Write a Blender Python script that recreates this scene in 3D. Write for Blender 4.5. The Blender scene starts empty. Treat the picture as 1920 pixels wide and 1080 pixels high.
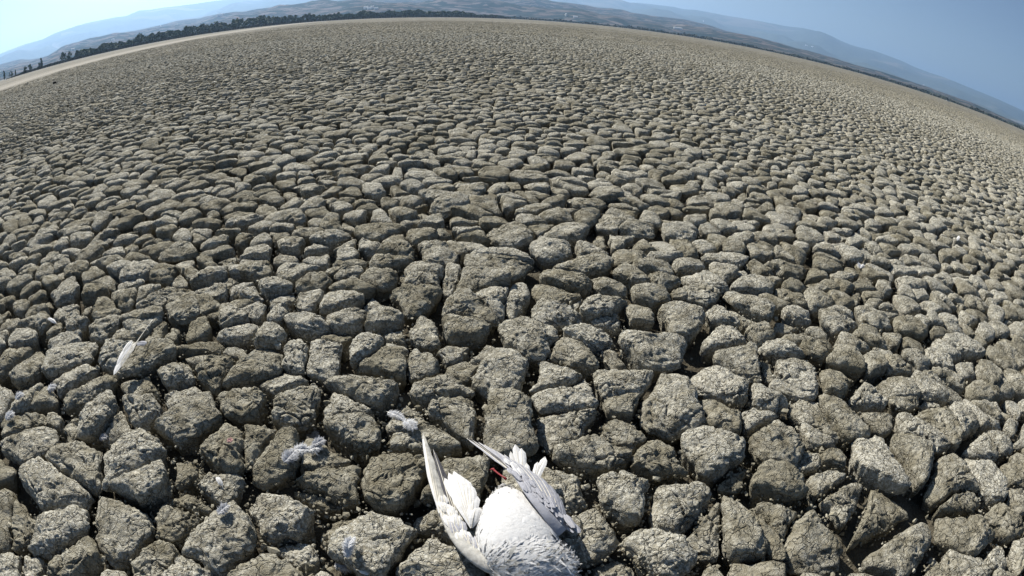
import bpy, bmesh, math, random
import numpy as np
from mathutils import Vector, Matrix, Quaternion
from mathutils.bvhtree import BVHTree

random.seed(7)
RNG = np.random.default_rng(11)
scene = bpy.context.scene
COL = scene.collection

# ------------------------------------------------------------------ camera
CAM_H = 1.0
PITCH, ROLL, FISH = math.radians(27.268), math.radians(3.216), 20.074
cd = bpy.data.cameras.new('camera')
cd.type = 'PANO'
for holder in (cd, getattr(cd, 'cycles', None)):
    try:
        holder.panorama_type = 'FISHEYE_EQUISOLID'
        holder.fisheye_lens = FISH
        holder.fisheye_fov = math.radians(180)
    except Exception:
        pass
cd.sensor_fit = 'HORIZONTAL'
cd.sensor_width = 36.0
cd.sensor_height = 20.25
cd.clip_start = 0.02
cd.clip_end = 100000.0
cam = bpy.data.objects.new('camera', cd)
COL.objects.link(cam)
_c, _s = math.cos(ROLL), math.sin(ROLL)
_fw = Vector((0, math.cos(PITCH), -math.sin(PITCH)))
_u0 = Vector((0, math.sin(PITCH), math.cos(PITCH)))
_r0 = Vector((1, 0, 0))
_rt = _r0 * _c + _u0 * _s
_up = -_r0 * _s + _u0 * _c
cam.matrix_world = Matrix(((_rt.x, _up.x, -_fw.x, 0), (_rt.y, _up.y, -_fw.y, 0), (_rt.z, _up.z, -_fw.z, CAM_H), (0, 0, 0, 1)))
scene.camera = cam

# ------------------------------------------------------------------ sun, sky, exposure
SUN_AZ, SUN_EL = math.radians(-37), math.radians(35.5)
SUN_STRENGTH, SKY_STRENGTH = 5.0, 0.05
sun_dir = Vector((math.sin(SUN_AZ) * math.cos(SUN_EL), math.cos(SUN_AZ) * math.cos(SUN_EL), math.sin(SUN_EL)))
sl = bpy.data.lights.new('sun', 'SUN')
sl.energy = SUN_STRENGTH
sl.angle = math.radians(0.5)
sl.color = (1.0, 0.955, 0.88)
so = bpy.data.objects.new('sun', sl)
so.rotation_euler = sun_dir.to_track_quat('Z', 'Y').to_euler()
so.location = (0, 0, 50)
COL.objects.link(so)
w = bpy.data.worlds.new('World')
scene.world = w
w.use_nodes = True
nt = w.node_tree
sky = nt.nodes.new('ShaderNodeTexSky')
sky.sky_type = 'NISHITA'
sky.sun_disc = False
sky.sun_elevation = SUN_EL
sky.sun_rotation = SUN_AZ
sky.altitude = 100
sky.air_density = 0.8
sky.dust_density = 0.9
sky.ozone_density = 2.0
bg = nt.nodes['Background']
bg.inputs['Strength'].default_value = SKY_STRENGTH
nt.links.new(sky.outputs[0], bg.inputs['Color'])
scene.view_settings.view_transform = 'Standard'
scene.view_settings.look = 'None'
scene.view_settings.exposure = 0.85
scene.view_settings.gamma = 1.0
scene.view_settings.use_curve_mapping = False
scene.cycles.max_bounces = 6
scene.cycles.diffuse_bounces = 1
scene.cycles.volume_bounces = 1
scene.cycles.use_denoising = True
HAZE_DENSITY = 1.0e-4


def at(px, py, z=0.0):
    """A point of the place at height z that stands where the photograph (1920 wide) shows it: the lens model solved for the ground."""
    d = direction(px, py)
    t = (z - CAM_H) / d.z
    return Vector((d.x * t, d.y * t, z))


def direction(px, py):
    x, y = (px - 960) / 1920 * 36, -(py - 540) / 1920 * 36
    r = max(math.hypot(x, y), 1e-9)
    th = 2 * math.asin(r / (2 * FISH))
    dx, dy, dz = math.sin(th) * x / r, math.sin(th) * y / r, math.cos(th)
    return (_rt * dx + _up * dy + _fw * dz).normalized()


# ------------------------------------------------------------------ numpy noise
def _hash(ix, iy, iz, seed):
    h = (ix.astype(np.int64) * 374761393 + iy.astype(np.int64) * 668265263 + iz.astype(np.int64) * 2147483647 + seed * 144269504) & 0xFFFFFFFF
    h = ((h ^ (h >> 13)) * 1274126177) & 0xFFFFFFFF
    h = ((h ^ (h >> 16)) * 2246822519) & 0xFFFFFFFF
    return ((h ^ (h >> 15)) & 0xFFFFFF).astype(np.float32) / 0xFFFFFF


def vnoise(x, y, z, seed=0):
    """Smooth value noise in -1..1."""
    fx, fy, fz = np.floor(x), np.floor(y), np.floor(z)
    ux, uy, uz = x - fx, y - fy, z - fz
    ux, uy, uz = (u * u * u * (u * (u * 6 - 15) + 10) for u in (ux, uy, uz))
    out = 0
    for a in (0, 1):
        for b in (0, 1):
            for c in (0, 1):
                wgt = (ux if a else 1 - ux) * (uy if b else 1 - uy) * (uz if c else 1 - uz)
                out = out + wgt * _hash(fx + a, fy + b, fz + c, seed)
    return out * 2 - 1


def fbm(x, y, z, oct=3, seed=0):
    o, a, f = 0, 1.0, 1.0
    for i in range(oct):
        o = o + a * vnoise(x * f, y * f, z * f, seed + i * 17)
        a *= 0.5
        f *= 2.03
    return o


def cells(x, y, seed=0):
    """F2-F1 of a jittered cell pattern: 0 on the cracks between cells."""
    fx, fy = np.floor(x), np.floor(y)
    f1 = np.full(x.shape, 9.0, np.float32)
    f2 = np.full(x.shape, 9.0, np.float32)
    zz = np.zeros_like(fx)
    for a in (-1, 0, 1):
        for b in (-1, 0, 1):
            cx = fx + a + _hash(fx + a, fy + b, zz, seed)
            cy = fy + b + _hash(fx + a, fy + b, zz, seed + 5)
            d = np.hypot(cx - x, cy - y)
            f2 = np.minimum(f2, np.maximum(f1, d))
            f1 = np.minimum(f1, d)
    return f2 - f1


# ------------------------------------------------------------------ mesh and tag helpers
def mesh_np(name, verts, faces_list, mat, smooth=True, tint=None):
    """verts (n,3); faces_list: list of int arrays (k,3) or (k,4)."""
    me = bpy.data.meshes.new(name)
    verts = np.ascontiguousarray(verts, dtype=np.float32)
    me.vertices.add(len(verts))
    me.vertices.foreach_set('co', verts.ravel())
    loops = np.concatenate([f.ravel() for f in faces_list]).astype(np.int32)
    sizes = np.concatenate([np.full(len(f), f.shape[1], np.int32) for f in faces_list])
    starts = np.concatenate([[0], np.cumsum(sizes)[:-1]]).astype(np.int32)
    me.loops.add(len(loops))
    me.loops.foreach_set('vertex_index', loops)
    me.polygons.add(len(sizes))
    me.polygons.foreach_set('loop_start', starts)
    me.polygons.foreach_set('loop_total', sizes)
    me.polygons.foreach_set('use_smooth', np.full(len(sizes), smooth, bool))
    if tint is not None:
        at_ = me.attributes.new('tint', 'FLOAT', 'POINT')
        at_.data.foreach_set('value', np.ascontiguousarray(tint, dtype=np.float32))
    me.update(calc_edges=True)
    for m in (mat if isinstance(mat, (list, tuple)) else [mat]):
        if m:
            me.materials.append(m)
    return me


def link(name, me, parent=None, loc=None):
    o = bpy.data.objects.new(name, me)
    COL.objects.link(o)
    if parent:
        o.parent = parent
    if loc is not None:
        o.location = loc
    return o


def tag(o, label=None, cat=None, group=None, kind=None):
    if label:
        o['label'] = label
    if cat:
        o['category'] = cat
    if group:
        o['group'] = group
    if kind:
        o['kind'] = kind
    return o


class MB:
    """Collects polygons into one mesh with material slots and an optional uv."""

    def __init__(self):
        self.v, self.f, self.m, self.uv = [], [], [], []

    def add(self, verts, faces, mat=0, uvs=None):
        b = len(self.v)
        self.v += [tuple(p) for p in verts]
        self.uv += list(uvs) if uvs else [(0.5, 0.5)] * len(verts)
        for f in faces:
            self.f.append(tuple(b + i for i in f))
            self.m.append(mat)

    def build(self, name, mats, parent=None, loc=None, smooth=True):
        me = bpy.data.meshes.new(name)
        me.from_pydata(self.v, [], self.f)
        for m in mats:
            me.materials.append(m)
        me.polygons.foreach_set('material_index', self.m)
        me.polygons.foreach_set('use_smooth', [smooth] * len(self.f))
        ul = me.uv_layers.new(name='UVMap')
        li = np.empty(len(me.loops), np.int32)
        me.loops.foreach_get('vertex_index', li)
        ul.data.foreach_set('uv', np.array(self.uv, np.float32)[li].ravel())
        me.update()
        return link(name, me, parent, loc)


# ------------------------------------------------------------------ material helpers
def new_mat(name):
    m = bpy.data.materials.new(name)
    m.use_nodes = True
    n = m.node_tree
    b = n.nodes['Principled BSDF']
    b.inputs['Roughness'].default_value = 0.9
    b.inputs['Specular IOR Level'].default_value = 0.2
    return m, n, b


def N(n, kind, **kw):
    x = n.nodes.new(kind)
    for k, v in kw.items():
        if k in x.inputs:
            x.inputs[k].default_value = v
        else:
            setattr(x, k, v)
    return x


def L(n, a, b):
    n.links.new(a, b)


def mathn(n, op, a, b=None, clamp=False):
    x = n.nodes.new('ShaderNodeMath')
    x.operation = op
    x.use_clamp = clamp
    for i, s in enumerate((a, b)):
        if s is None:
            continue
        if isinstance(s, (int, float)):
            x.inputs[i].default_value = s
        else:
            L(n, s, x.inputs[i])
    return x.outputs[0]


def ramp(n, src, stops):
    r = n.nodes.new('ShaderNodeValToRGB')
    e = r.color_ramp.elements
    while len(e) < len(stops):
        e.new(0.5)
    for k, (p, c) in enumerate(stops):
        e[k].position = p
        e[k].color = (*c, 1) if len(c) == 3 else c
    L(n, src, r.inputs[0])
    return r.outputs[0]


def mixc(n, f, a, b, mode='MIX'):
    x = n.nodes.new('ShaderNodeMix')
    x.data_type = 'RGBA'
    x.blend_type = mode
    for i, s in ((0, f), (6, a), (7, b)):
        if isinstance(s, (int, float)):
            x.inputs[i].default_value = s
        elif isinstance(s, tuple):
            x.inputs[i].default_value = (*s, 1)
        else:
            L(n, s, x.inputs[i])
    return x.outputs[2]


def noise(n, vec, scale, detail=4, rough=0.55, dist=0.0):
    x = N(n, 'ShaderNodeTexNoise')
    x.inputs['Scale'].default_value = scale
    x.inputs['Detail'].default_value = detail
    x.inputs['Roughness'].default_value = rough
    x.inputs['Distortion'].default_value = dist
    L(n, vec, x.inputs['Vector'])
    return x.outputs['Fac']


def clod_material(near):
    m, n, b = new_mat('dried_mud' if near else 'dried_mud_plain')
    geo = N(n, 'ShaderNodeNewGeometry')
    pos = geo.outputs['Position']
    tin = N(n, 'ShaderNodeAttribute', attribute_name='tint')
    big = noise(n, pos, 1.6, 3, 0.6)
    med = noise(n, pos, 16, 5, 0.65)
    fine = noise(n, pos, 120, 4, 0.7)
    base = ramp(n, med, [(0.30, (0.165, 0.148, 0.104)), (0.52, (0.262, 0.241, 0.181)), (0.75, (0.365, 0.344, 0.272))])
    # pale salt bloom: on some clods, and along broken rims
    salt_f = mathn(n, 'ADD', mathn(n, 'MULTIPLY', tin.outputs['Fac'], 0.30), mathn(n, 'MULTIPLY', mathn(n, 'ADD', big, med), 0.60))
    salt = ramp(n, salt_f, [(0.62, (0, 0, 0)), (0.88, (0.85, 0.85, 0.85))])
    speck = ramp(n, fine, [(0.42, (0.25, 0.25, 0.25)), (0.6, (1, 1, 1))])
    saltm = mathn(n, 'MULTIPLY', salt, speck)
    colr = mixc(n, saltm, base, (0.55, 0.53, 0.455))
    gr = ramp(n, fine, [(0.25, (0.72, 0.70, 0.66)), (0.55, (1.0, 1.0, 1.0)), (0.8, (1.22, 1.22, 1.22))])
    colr = mixc(n, 1.0, colr, gr, 'MULTIPLY')
    L(n, colr, b.inputs['Base Color'])
    b.inputs['Roughness'].default_value = 1.0
    b.inputs['Specular IOR Level'].default_value = 0.05
    if near:
        vec = N(n, 'ShaderNodeVectorMath', operation='ADD')
        wob = N(n, 'ShaderNodeTexNoise')
        wob.inputs['Scale'].default_value = 22
        wob.inputs['Detail'].default_value = 3
        L(n, pos, wob.inputs['Vector'])
        sc = N(n, 'ShaderNodeVectorMath', operation='SCALE')
        sc.inputs['Scale'].default_value = 0.06
        L(n, wob.outputs['Color'], sc.inputs[0])
        L(n, pos, vec.inputs[0])
        L(n, sc.outputs[0], vec.inputs[1])
        cr = []
        for s, wd in ((34.0, 0.07), (85.0, 0.09)):
            v = N(n, 'ShaderNodeTexVoronoi', feature='DISTANCE_TO_EDGE')
            v.inputs['Scale'].default_value = s
            L(n, vec.outputs[0], v.inputs['Vector'])
            cr.append(ramp(n, v.outputs['Distance'], [(0.0, (0, 0, 0)), (wd, (1, 1, 1))]))
        patch = ramp(n, noise(n, pos, 9, 2), [(0.42, (0, 0, 0)), (0.6, (1, 1, 1))])
        patch0 = ramp(n, noise(n, pos, 13, 3), [(0.38, (0, 0, 0)), (0.50, (1, 1, 1))])
        c1 = mathn(n, 'MULTIPLY', mathn(n, 'MULTIPLY', cr[0], patch0), 0.0085)
        c2 = mathn(n, 'MULTIPLY', mathn(n, 'MULTIPLY', cr[1], patch), 0.0014)
        g1 = mathn(n, 'MULTIPLY', noise(n, pos, 75, 6, 0.75), 0.0068)
        g2 = mathn(n, 'MULTIPLY', noise(n, pos, 300, 2, 0.6), 0.0028)
        hsum = mathn(n, 'ADD', mathn(n, 'ADD', c1, c2), mathn(n, 'ADD', g1, g2))
        bp = N(n, 'ShaderNodeBump')
        bp.inputs['Strength'].default_value = 1.0
        bp.inputs['Distance'].default_value = 1.0
        L(n, hsum, bp.inputs['Height'])
        L(n, bp.outputs[0], b.inputs['Normal'])
    return m


MUD = clod_material(True)
MUD_FAR = clod_material(False)


def bed_material():
    m, n, b = new_mat('lake_bed_soil')
    geo = N(n, 'ShaderNodeNewGeometry')
    pos = geo.outputs['Position']
    sep = N(n, 'ShaderNodeSeparateXYZ')
    L(n, pos, sep.inputs[0])
    X, Y = sep.outputs[0], sep.outputs[1]
    dist = mathn(n, 'SQRT', mathn(n, 'ADD', mathn(n, 'MULTIPLY', X, X), mathn(n, 'MULTIPLY', Y, Y)))
    wv = noise(n, pos, 0.06, 4, 0.6)
    # signed distance to the smooth pale mud that runs along the left shore
    u = mathn(n, 'SUBTRACT', mathn(n, 'MULTIPLY', mathn(n, 'ADD', X, mathn(n, 'MULTIPLY', Y, 0.29)), -1.0), 34.0)
    u = mathn(n, 'ADD', u, mathn(n, 'MULTIPLY', mathn(n, 'SUBTRACT', wv, 0.5), 9.0))
    pale = mathn(n, 'DIVIDE', u, 9.0, True)
    fade = mathn(n, 'SUBTRACT', 1.0, mathn(n, 'DIVIDE', mathn(n, 'SUBTRACT', u, 10.0), 25.0, True))
    fade = mathn(n, 'ADD', mathn(n, 'MULTIPLY', fade, 0.75), 0.25)
    pale = mathn(n, 'MULTIPLY', pale, fade)
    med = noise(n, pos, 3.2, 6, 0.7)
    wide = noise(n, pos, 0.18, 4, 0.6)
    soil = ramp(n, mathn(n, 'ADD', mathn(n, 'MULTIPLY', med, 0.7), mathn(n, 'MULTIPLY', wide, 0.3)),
                [(0.36, (0.055, 0.047, 0.034)), (0.5, (0.085, 0.075, 0.055)), (0.64, (0.13, 0.118, 0.09))])  # near bed coloured darker than the far bed to deepen the shade between clods
    fbig = ramp(n, noise(n, pos, 0.02, 5, 0.65), [(0.35, (0.172, 0.162, 0.130)), (0.7, (0.215, 0.203, 0.166))])
    drift = ramp(n, noise(n, pos, 0.11, 3, 0.7), [(0.36, (0.70, 0.70, 0.70)), (0.62, (1.18, 1.18, 1.17))])
    fbig = mixc(n, 1.0, fbig, drift, 'MULTIPLY')
    spots = ramp(n, noise(n, pos, 0.55, 5, 0.8), [(0.38, (0.30, 0.29, 0.28)), (0.50, (1, 1, 1)), (0.68, (1.5, 1.5, 1.48))])
    far = mixc(n, 1.0, fbig, spots, 'MULTIPLY')
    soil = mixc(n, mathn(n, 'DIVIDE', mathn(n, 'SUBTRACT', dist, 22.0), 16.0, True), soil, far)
    # a broken pale streak of fresh salt far out in the middle
    sx = mathn(n, 'DIVIDE', mathn(n, 'ADD', X, 4.0), 11.0)
    sy = mathn(n, 'DIVIDE', mathn(n, 'SUBTRACT', Y, 160.0), 11.0)
    st = mathn(n, 'SUBTRACT', 1.0, mathn(n, 'ADD', mathn(n, 'MULTIPLY', sx, sx), mathn(n, 'MULTIPLY', sy, sy)), True)
    st = mathn(n, 'MULTIPLY', st, ramp(n, noise(n, pos, 0.5, 3), [(0.4, (0.2, 0.2, 0.2)), (0.6, (1, 1, 1))]))
    pale = mathn(n, 'MAXIMUM', pale, st)
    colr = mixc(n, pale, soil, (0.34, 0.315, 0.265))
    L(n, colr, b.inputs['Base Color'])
    b.inputs['Specular IOR Level'].default_value = 0.05
    b.inputs['Roughness'].default_value = 1.0
    g1 = mathn(n, 'MULTIPLY', noise(n, pos, 9, 5, 0.7), 0.05)
    g2 = mathn(n, 'MULTIPLY', noise(n, pos, 70, 4, 0.7), 0.008)
    bp = N(n, 'ShaderNodeBump')
    bp.inputs['Distance'].default_value = 1.0
    bp.inputs['Strength'].default_value = 0.8
    L(n, mathn(n, 'ADD', g1, g2), bp.inputs['Height'])
    L(n, bp.outputs[0], b.inputs['Normal'])
    return m


BED = bed_material()

# ------------------------------------------------------------------ lake bed sheet
R_END = 20.0   # modelled clods reach this far; beyond, the sheet itself carries the broken surface
nseg = 220
rads = np.concatenate([np.arange(0.02, 4.0, 0.035), np.geomspace(4.0, 19000, 90)])
th = np.linspace(0, 2 * math.pi, nseg, endpoint=False)
RR, TT = np.meshgrid(rads, th, indexing='ij')
bx, by = RR * np.sin(TT), RR * np.cos(TT)
smooth_zone = np.clip((-(bx + 0.29 * by) - 31.0) / 5.0, 0, 1)
rise = np.maximum(np.clip((RR - 26.0) / 16.0, 0, 1), smooth_zone)
bz = -0.100 * (1 - rise) - 0.012 * rise
near_amp = np.clip(1.3 - RR / 8.0, 0, 1)
bz = bz + near_amp * (0.018 * fbm(bx * 9, by * 9, bx * 0, 3, 40) + 0.006 * vnoise(bx * 45, by * 45, bx * 0, 50))
verts = np.stack([bx, by, bz], -1).reshape(-1, 3)
i, j = np.meshgrid(np.arange(len(rads) - 1), np.arange(nseg), indexing='ij')
j2 = (j + 1) % nseg
quads = np.stack([i * nseg + j, (i + 1) * nseg + j, (i + 1) * nseg + j2, i * nseg + j2], -1).reshape(-1, 4)[:, ::-1]
cap = np.arange(nseg)[None, ::1]
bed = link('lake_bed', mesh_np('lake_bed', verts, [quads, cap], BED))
tag(bed, 'dry cracked grey lake bed running out to the far shore', kind='structure')

# ------------------------------------------------------------------ clod layout (a weighted cell pattern on the ground)
SP = 0.146
hexh = SP * 0.866
gx = np.arange(-34, 34, SP)
gy = np.arange(-0.6, R_END + 1.2, hexh)
GX, GY = np.meshgrid(gx, gy)
GX = GX + (np.arange(len(gy)) % 2)[:, None] * SP * 0.5
px_, py_ = GX.ravel(), GY.ravel()
keep = (np.hypot(px_, py_) < R_END + 0.8) & (np.abs(np.arctan2(px_, py_ + 1.1)) < math.radians(64)) & (-(px_ + 0.29 * py_) < 37.5)
px_, py_ = px_[keep], py_[keep]
px_ = px_ + RNG.uniform(-0.5, 0.5, len(px_)) * SP * 0.80
py_ = py_ + RNG.uniform(-0.5, 0.5, len(py_)) * SP * 0.80
k2 = RNG.random(len(px_)) > np.clip(0.22 + 0.30 * vnoise(px_ * 1.1, py_ * 1.1, px_ * 0, 240), 0.04, 0.46)   # patches of larger and of smaller clods
px_, py_ = px_[k2], py_[k2]
k3 = RNG.random(len(px_)) < 0.20          # small clods broken off beside the large ones
an = RNG.uniform(0, 6.283, k3.sum())
px_ = np.concatenate([px_, px_[k3] + 0.078 * np.cos(an)])
py_ = np.concatenate([py_, py_[k3] + 0.078 * np.sin(an)])
ns = len(px_)
print('clod sites', ns)
wt = RNG.normal(0, 0.0022, ns)
CS = 0.18
cx, cy = np.floor((px_ + 40) / CS).astype(np.int64), np.floor((py_ + 5) / CS).astype(np.int64)
W = 2000
key = cy * W + cx
order = np.argsort(key, kind='stable')
skey = key[order]
CAPN = 4
nb = []
for dy in (-2, -1, 0, 1, 2):
    for dx in (-2, -1, 0, 1, 2):
        k = key + dy * W + dx
        s0 = np.searchsorted(skey, k, 'left')
        s1 = np.searchsorted(skey, k, 'right')
        for q in range(CAPN):
            idx = s0 + q
            nb.append(np.where(idx < s1, order[np.minimum(idx, ns - 1)], -1))
nb = np.stack(nb, 1)
ddx = np.where(nb >= 0, px_[nb] - px_[:, None], 9.0)
ddy = np.where(nb >= 0, py_[nb] - py_[:, None], 9.0)
dd = np.hypot(ddx, ddy)
dd = np.where(nb == np.arange(ns)[:, None], 99, dd)
K = 11
sel = np.argpartition(dd, K, axis=1)[:, :K]
rows = np.arange(ns)[:, None]
nbi = nb[rows, sel]
nx, ny, nd = ddx[rows, sel], ddy[rows, sel], dd[rows, sel]
pair = np.minimum(nbi, rows) * 7919 + np.maximum(nbi, rows) * 104729
hz = _hash(pair, pair * 0 + 3, pair * 0, 9)
gap = np.where(hz < 0.32, 0.002 + 0.018 * hz, 0.012 + 0.034 * (hz - 0.36) / 0.64)
bd = (nd * nd + wt[:, None] - wt[np.maximum(nbi, 0)]) / (2 * nd) - gap * 0.5
bd = np.clip(bd, 0.016, 0.2)
nth = np.arctan2(ny, nx)


def rim(ids, M):
    """Rim radius of each clod at M bearings."""
    a = np.linspace(0, 2 * math.pi, M, endpoint=False)
    c = np.cos(a[None, None, :] - nth[ids][:, :, None])
    r = np.where(c > 0.05, bd[ids][:, :, None] / np.maximum(c, 0.05), 9.0)
    soft = (r ** -4.0).sum(1) ** (-1 / 4.0) * 1.165
    return np.minimum(np.minimum(soft, (r ** -14.0).sum(1) ** (-1 / 14.0)), 0.16), a


_rm = np.concatenate([rim(np.arange(s, min(s + 4000, ns)), 12)[0] for s in range(0, ns, 4000)])
HALF = np.sqrt((_rm ** 2).mean(1))
THIN = np.minimum((_rm[:, :6] + _rm[:, 6:]).min(1) * 0.5, 0.06)
clod_tint = RNG.random(ns)
clod_top = RNG.normal(0.0, 0.006, ns) - np.clip(0.055 - THIN, 0, 0.04) * 1.1
clod_dome = np.clip(0.008 + THIN * RNG.uniform(0.34, 0.62, ns), 0.012, 0.043)
clod_pow = RNG.uniform(2.3, 3.7, ns)
clod_tilt = RNG.normal(0, 0.085, (ns, 2))
GULL = np.array([[0.02, 0.70, 0.10], [0.09, 0.76, 0.10], [-0.02, 0.82, 0.08], [0.08, 0.88, 0.08]])
for gxx, gyy, gr in GULL:   # clods pressed a little lower where the bird lies
    clod_top -= 0.028 * np.exp(-((px_ - gxx) ** 2 + (py_ - gyy) ** 2) / gr ** 2)

clod_top -= 0.055 * np.exp(-((px_ - 0.25) ** 2 + (py_ - 0.70) ** 2) / 0.062 ** 2)   # a sunken, darker spot on the right of the bird


def warp(x, y):
    wx = 0.020 * vnoise(x * 6.5, y * 6.5, x * 0 + 0.5, 70) + 0.009 * vnoise(x * 19, y * 19, x * 0 + 0.5, 71) + 0.0045 * vnoise(x * 45, y * 45, x * 0 + 0.5, 72)
    wy = 0.020 * vnoise(x * 6.5, y * 6.5, x * 0 + 0.5, 80) + 0.009 * vnoise(x * 19, y * 19, x * 0 + 0.5, 81) + 0.0045 * vnoise(x * 45, y * 45, x * 0 + 0.5, 82)
    return x + wx, y + wy


def clods(ids, M, rings_top, detail):
    """Pillow-shaped clods: a domed top, a rolled rim and an undercut side. Returns (n, vpc, 3) verts and the face pattern of one clod."""
    ids = np.asarray(ids)
    R, a = rim(ids, M)
    phis = np.linspace(0, math.pi / 2, rings_top + 1)[1:]
    side = [(0.975, -0.013), (0.86, -0.035), (0.72, -0.11)] if detail >= 2 else [(0.82, -0.08)]
    p = clod_pow[ids][:, None]
    H = clod_dome[ids][:, None]
    rr, zz, nz = [], [], []
    for ph in phis:
        s_ = np.sin(ph) ** (2 / p) * np.ones_like(R)
        rr.append(s_)
        zz.append(H * max(math.cos(ph), 0.0) ** (2 / p) * np.ones_like(R))
        nz.append(np.full_like(R, math.cos(ph)))
    for f, dz in side:
        rr.append(np.full_like(R, f))
        zz.append(np.full_like(R, dz))
        nz.append(np.full_like(R, 0.0))
    rr, zz, nz = np.stack(rr, 1), np.stack(zz, 1), np.stack(nz, 1)      # n, rings, M
    cx_, cy_ = px_[ids][:, None, None], py_[ids][:, None, None]
    ca, sa = np.cos(a)[None, None, :], np.sin(a)[None, None, :]
    lx, ly = rr * R[:, None, :] * ca, rr * R[:, None, :] * sa
    zt = clod_top[ids][:, None, None] - H[:, :, None]
    n_, rg, _ = rr.shape
    x = (cx_ + lx).reshape(n_, -1)
    y = (cy_ + ly).reshape(n_, -1)
    tl = clod_tilt[ids]
    topw = (zz > -0.001)
    z = (zt + zz + topw * (lx * tl[:, 0][:, None, None] + ly * tl[:, 1][:, None, None])).reshape(n_, -1)
    hx = (np.sqrt(np.maximum(1 - nz * nz, 0)) * ca).reshape(n_, -1)
    hy = (np.sqrt(np.maximum(1 - nz * nz, 0)) * sa).reshape(n_, -1)
    hz_ = nz.reshape(n_, -1)
    # centre vertex
    x = np.concatenate([px_[ids][:, None], x], 1)
    y = np.concatenate([py_[ids][:, None], y], 1)
    z = np.concatenate([clod_top[ids][:, None], z], 1)
    hx = np.concatenate([np.zeros((n_, 1)), hx], 1)
    hy = np.concatenate([np.zeros((n_, 1)), hy], 1)
    hz_ = np.concatenate([np.ones((n_, 1)), hz_], 1)
    sid = ids[:, None] * 0.37
    d = 0.0065 * fbm(x * 22, y * 22, z * 22 + sid, 2 if detail < 3 else 3, 20) if detail >= 1 else 0.008 * vnoise(x * 22, y * 22, z * 22 + sid, 20)
    if detail >= 2:
        side_w = np.clip(1.2 - hz_, 0.25, 1)
        d = d + 0.0045 * side_w * vnoise(x * 75, y * 75, z * 75, 30)
        wxx = x + 0.012 * vnoise(x * 30, y * 30, z * 30, 91)
        wyy = y + 0.012 * vnoise(x * 30, y * 30, z * 30, 92)
        cf = cells(wxx * 15, wyy * 15, 33)
        mask = np.clip(vnoise(x * 5 + sid, y * 5, z * 0, 95) * 1.8 + 0.45, 0, 1)
        d = d - 0.011 * mask * np.exp(-(cf / 0.065) ** 2) * np.clip(hz_ * 2.2, 0.15, 1)
    if detail >= 3:
        d = d + 0.0030 * vnoise(x * 150, y * 170, z * 170, 31)
    x2, y2 = warp(x, y)
    V = np.stack([x2 + hx * d, y2 + hy * d, z + hz_ * d], -1)
    tri = np.stack([np.zeros(M, int), 1 + np.arange(M), 1 + (np.arange(M) + 1) % M], 1)
    qs = []
    for r_ in range(rg - 1):
        k = np.arange(M)
        qs.append(np.stack([1 + r_ * M + k, 1 + (r_ + 1) * M + k, 1 + (r_ + 1) * M + (k + 1) % M, 1 + r_ * M + (k + 1) % M], 1))
    return V, tri, np.concatenate(qs)


def in_frame(x, y):
    dx, dy, dz = x, y, -CAM_H
    L_ = np.sqrt(dx * dx + dy * dy + dz * dz)
    cr = (dx * _rt.x + dy * _rt.y + dz * _rt.z) / L_
    cu = (dx * _up.x + dy * _up.y + dz * _up.z) / L_
    cf = (dx * _fw.x + dy * _fw.y + dz * _fw.z) / L_
    t = np.arccos(np.clip(cf, -1, 1))
    r = 2 * FISH * np.sin(t / 2)
    q = np.maximum(np.hypot(cr, cu), 1e-6)
    return (np.abs(r * cr / q) < 18.3) & (np.abs(r * cu / q) < 10.5)


dist = np.hypot(px_, py_)
show = HALF ** 2 / (dist ** 2 + 1) ** 1.5 * in_frame(px_, py_)
single = np.argsort(-show)[:300]
taken = np.zeros(ns, bool)
taken[single] = True
tot = 0
_bv, _bt = [], []
for lot, M, rt_ in ((single[:130], 92, 26), (single[130:], 46, 14)):
    V, tri, quad = clods(lot, M, rt_, 3)
    for q in range(len(lot)):
        c = Vector((px_[lot[q]], py_[lot[q]], 0.0))
        me = mesh_np('mud_clod', V[q] - np.array(c), [tri, quad], MUD, True, np.full(V.shape[1], clod_tint[lot[q]]))
        link('mud_clod', me, bed, c)
        o0 = len(_bv)
        _bv += V[q].tolist()
        _bt += (tri + o0).tolist() + (quad + o0).tolist()
    tot += len(lot) * (len(tri) + 2 * len(quad))
bands = [(0, 4.2, 26, 7, 2), (4.2, 8.0, 13, 4, 1), (8.0, 14.0, 8, 2, 0), (14.0, R_END + 1, 6, 1, 0)]
for (d0, d1, M, rt_, det) in bands:
    ids = np.where((dist >= d0) & (dist < d1) & ~taken)[0]
    vs, ts, qs, tn = [], [], [], []
    off = 0
    for s in range(0, len(ids), 3000):
        sub = ids[s:s + 3000]
        V, tri, quad = clods(sub, M, rt_, det)
        n_, vpc, _ = V.shape
        o_ = off + np.arange(n_)[:, None, None] * vpc
        vs.append(V.reshape(-1, 3))
        ts.append((tri[None] + o_).reshape(-1, 3))
        qs.append((quad[None] + o_).reshape(-1, 4))
        tn.append(np.repeat(clod_tint[sub], vpc))
        off += n_ * vpc
    me = mesh_np('cracked_mud', np.concatenate(vs), [np.concatenate(ts), np.concatenate(qs)], MUD, True, np.concatenate(tn))
    o = link('cracked_mud', me, bed)
    o['kind'] = 'stuff'
    tot += sum(len(t) for t in ts) + 2 * sum(len(t) for t in qs)
    print('band', d0, d1, len(ids), 'total tris', tot)

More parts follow.
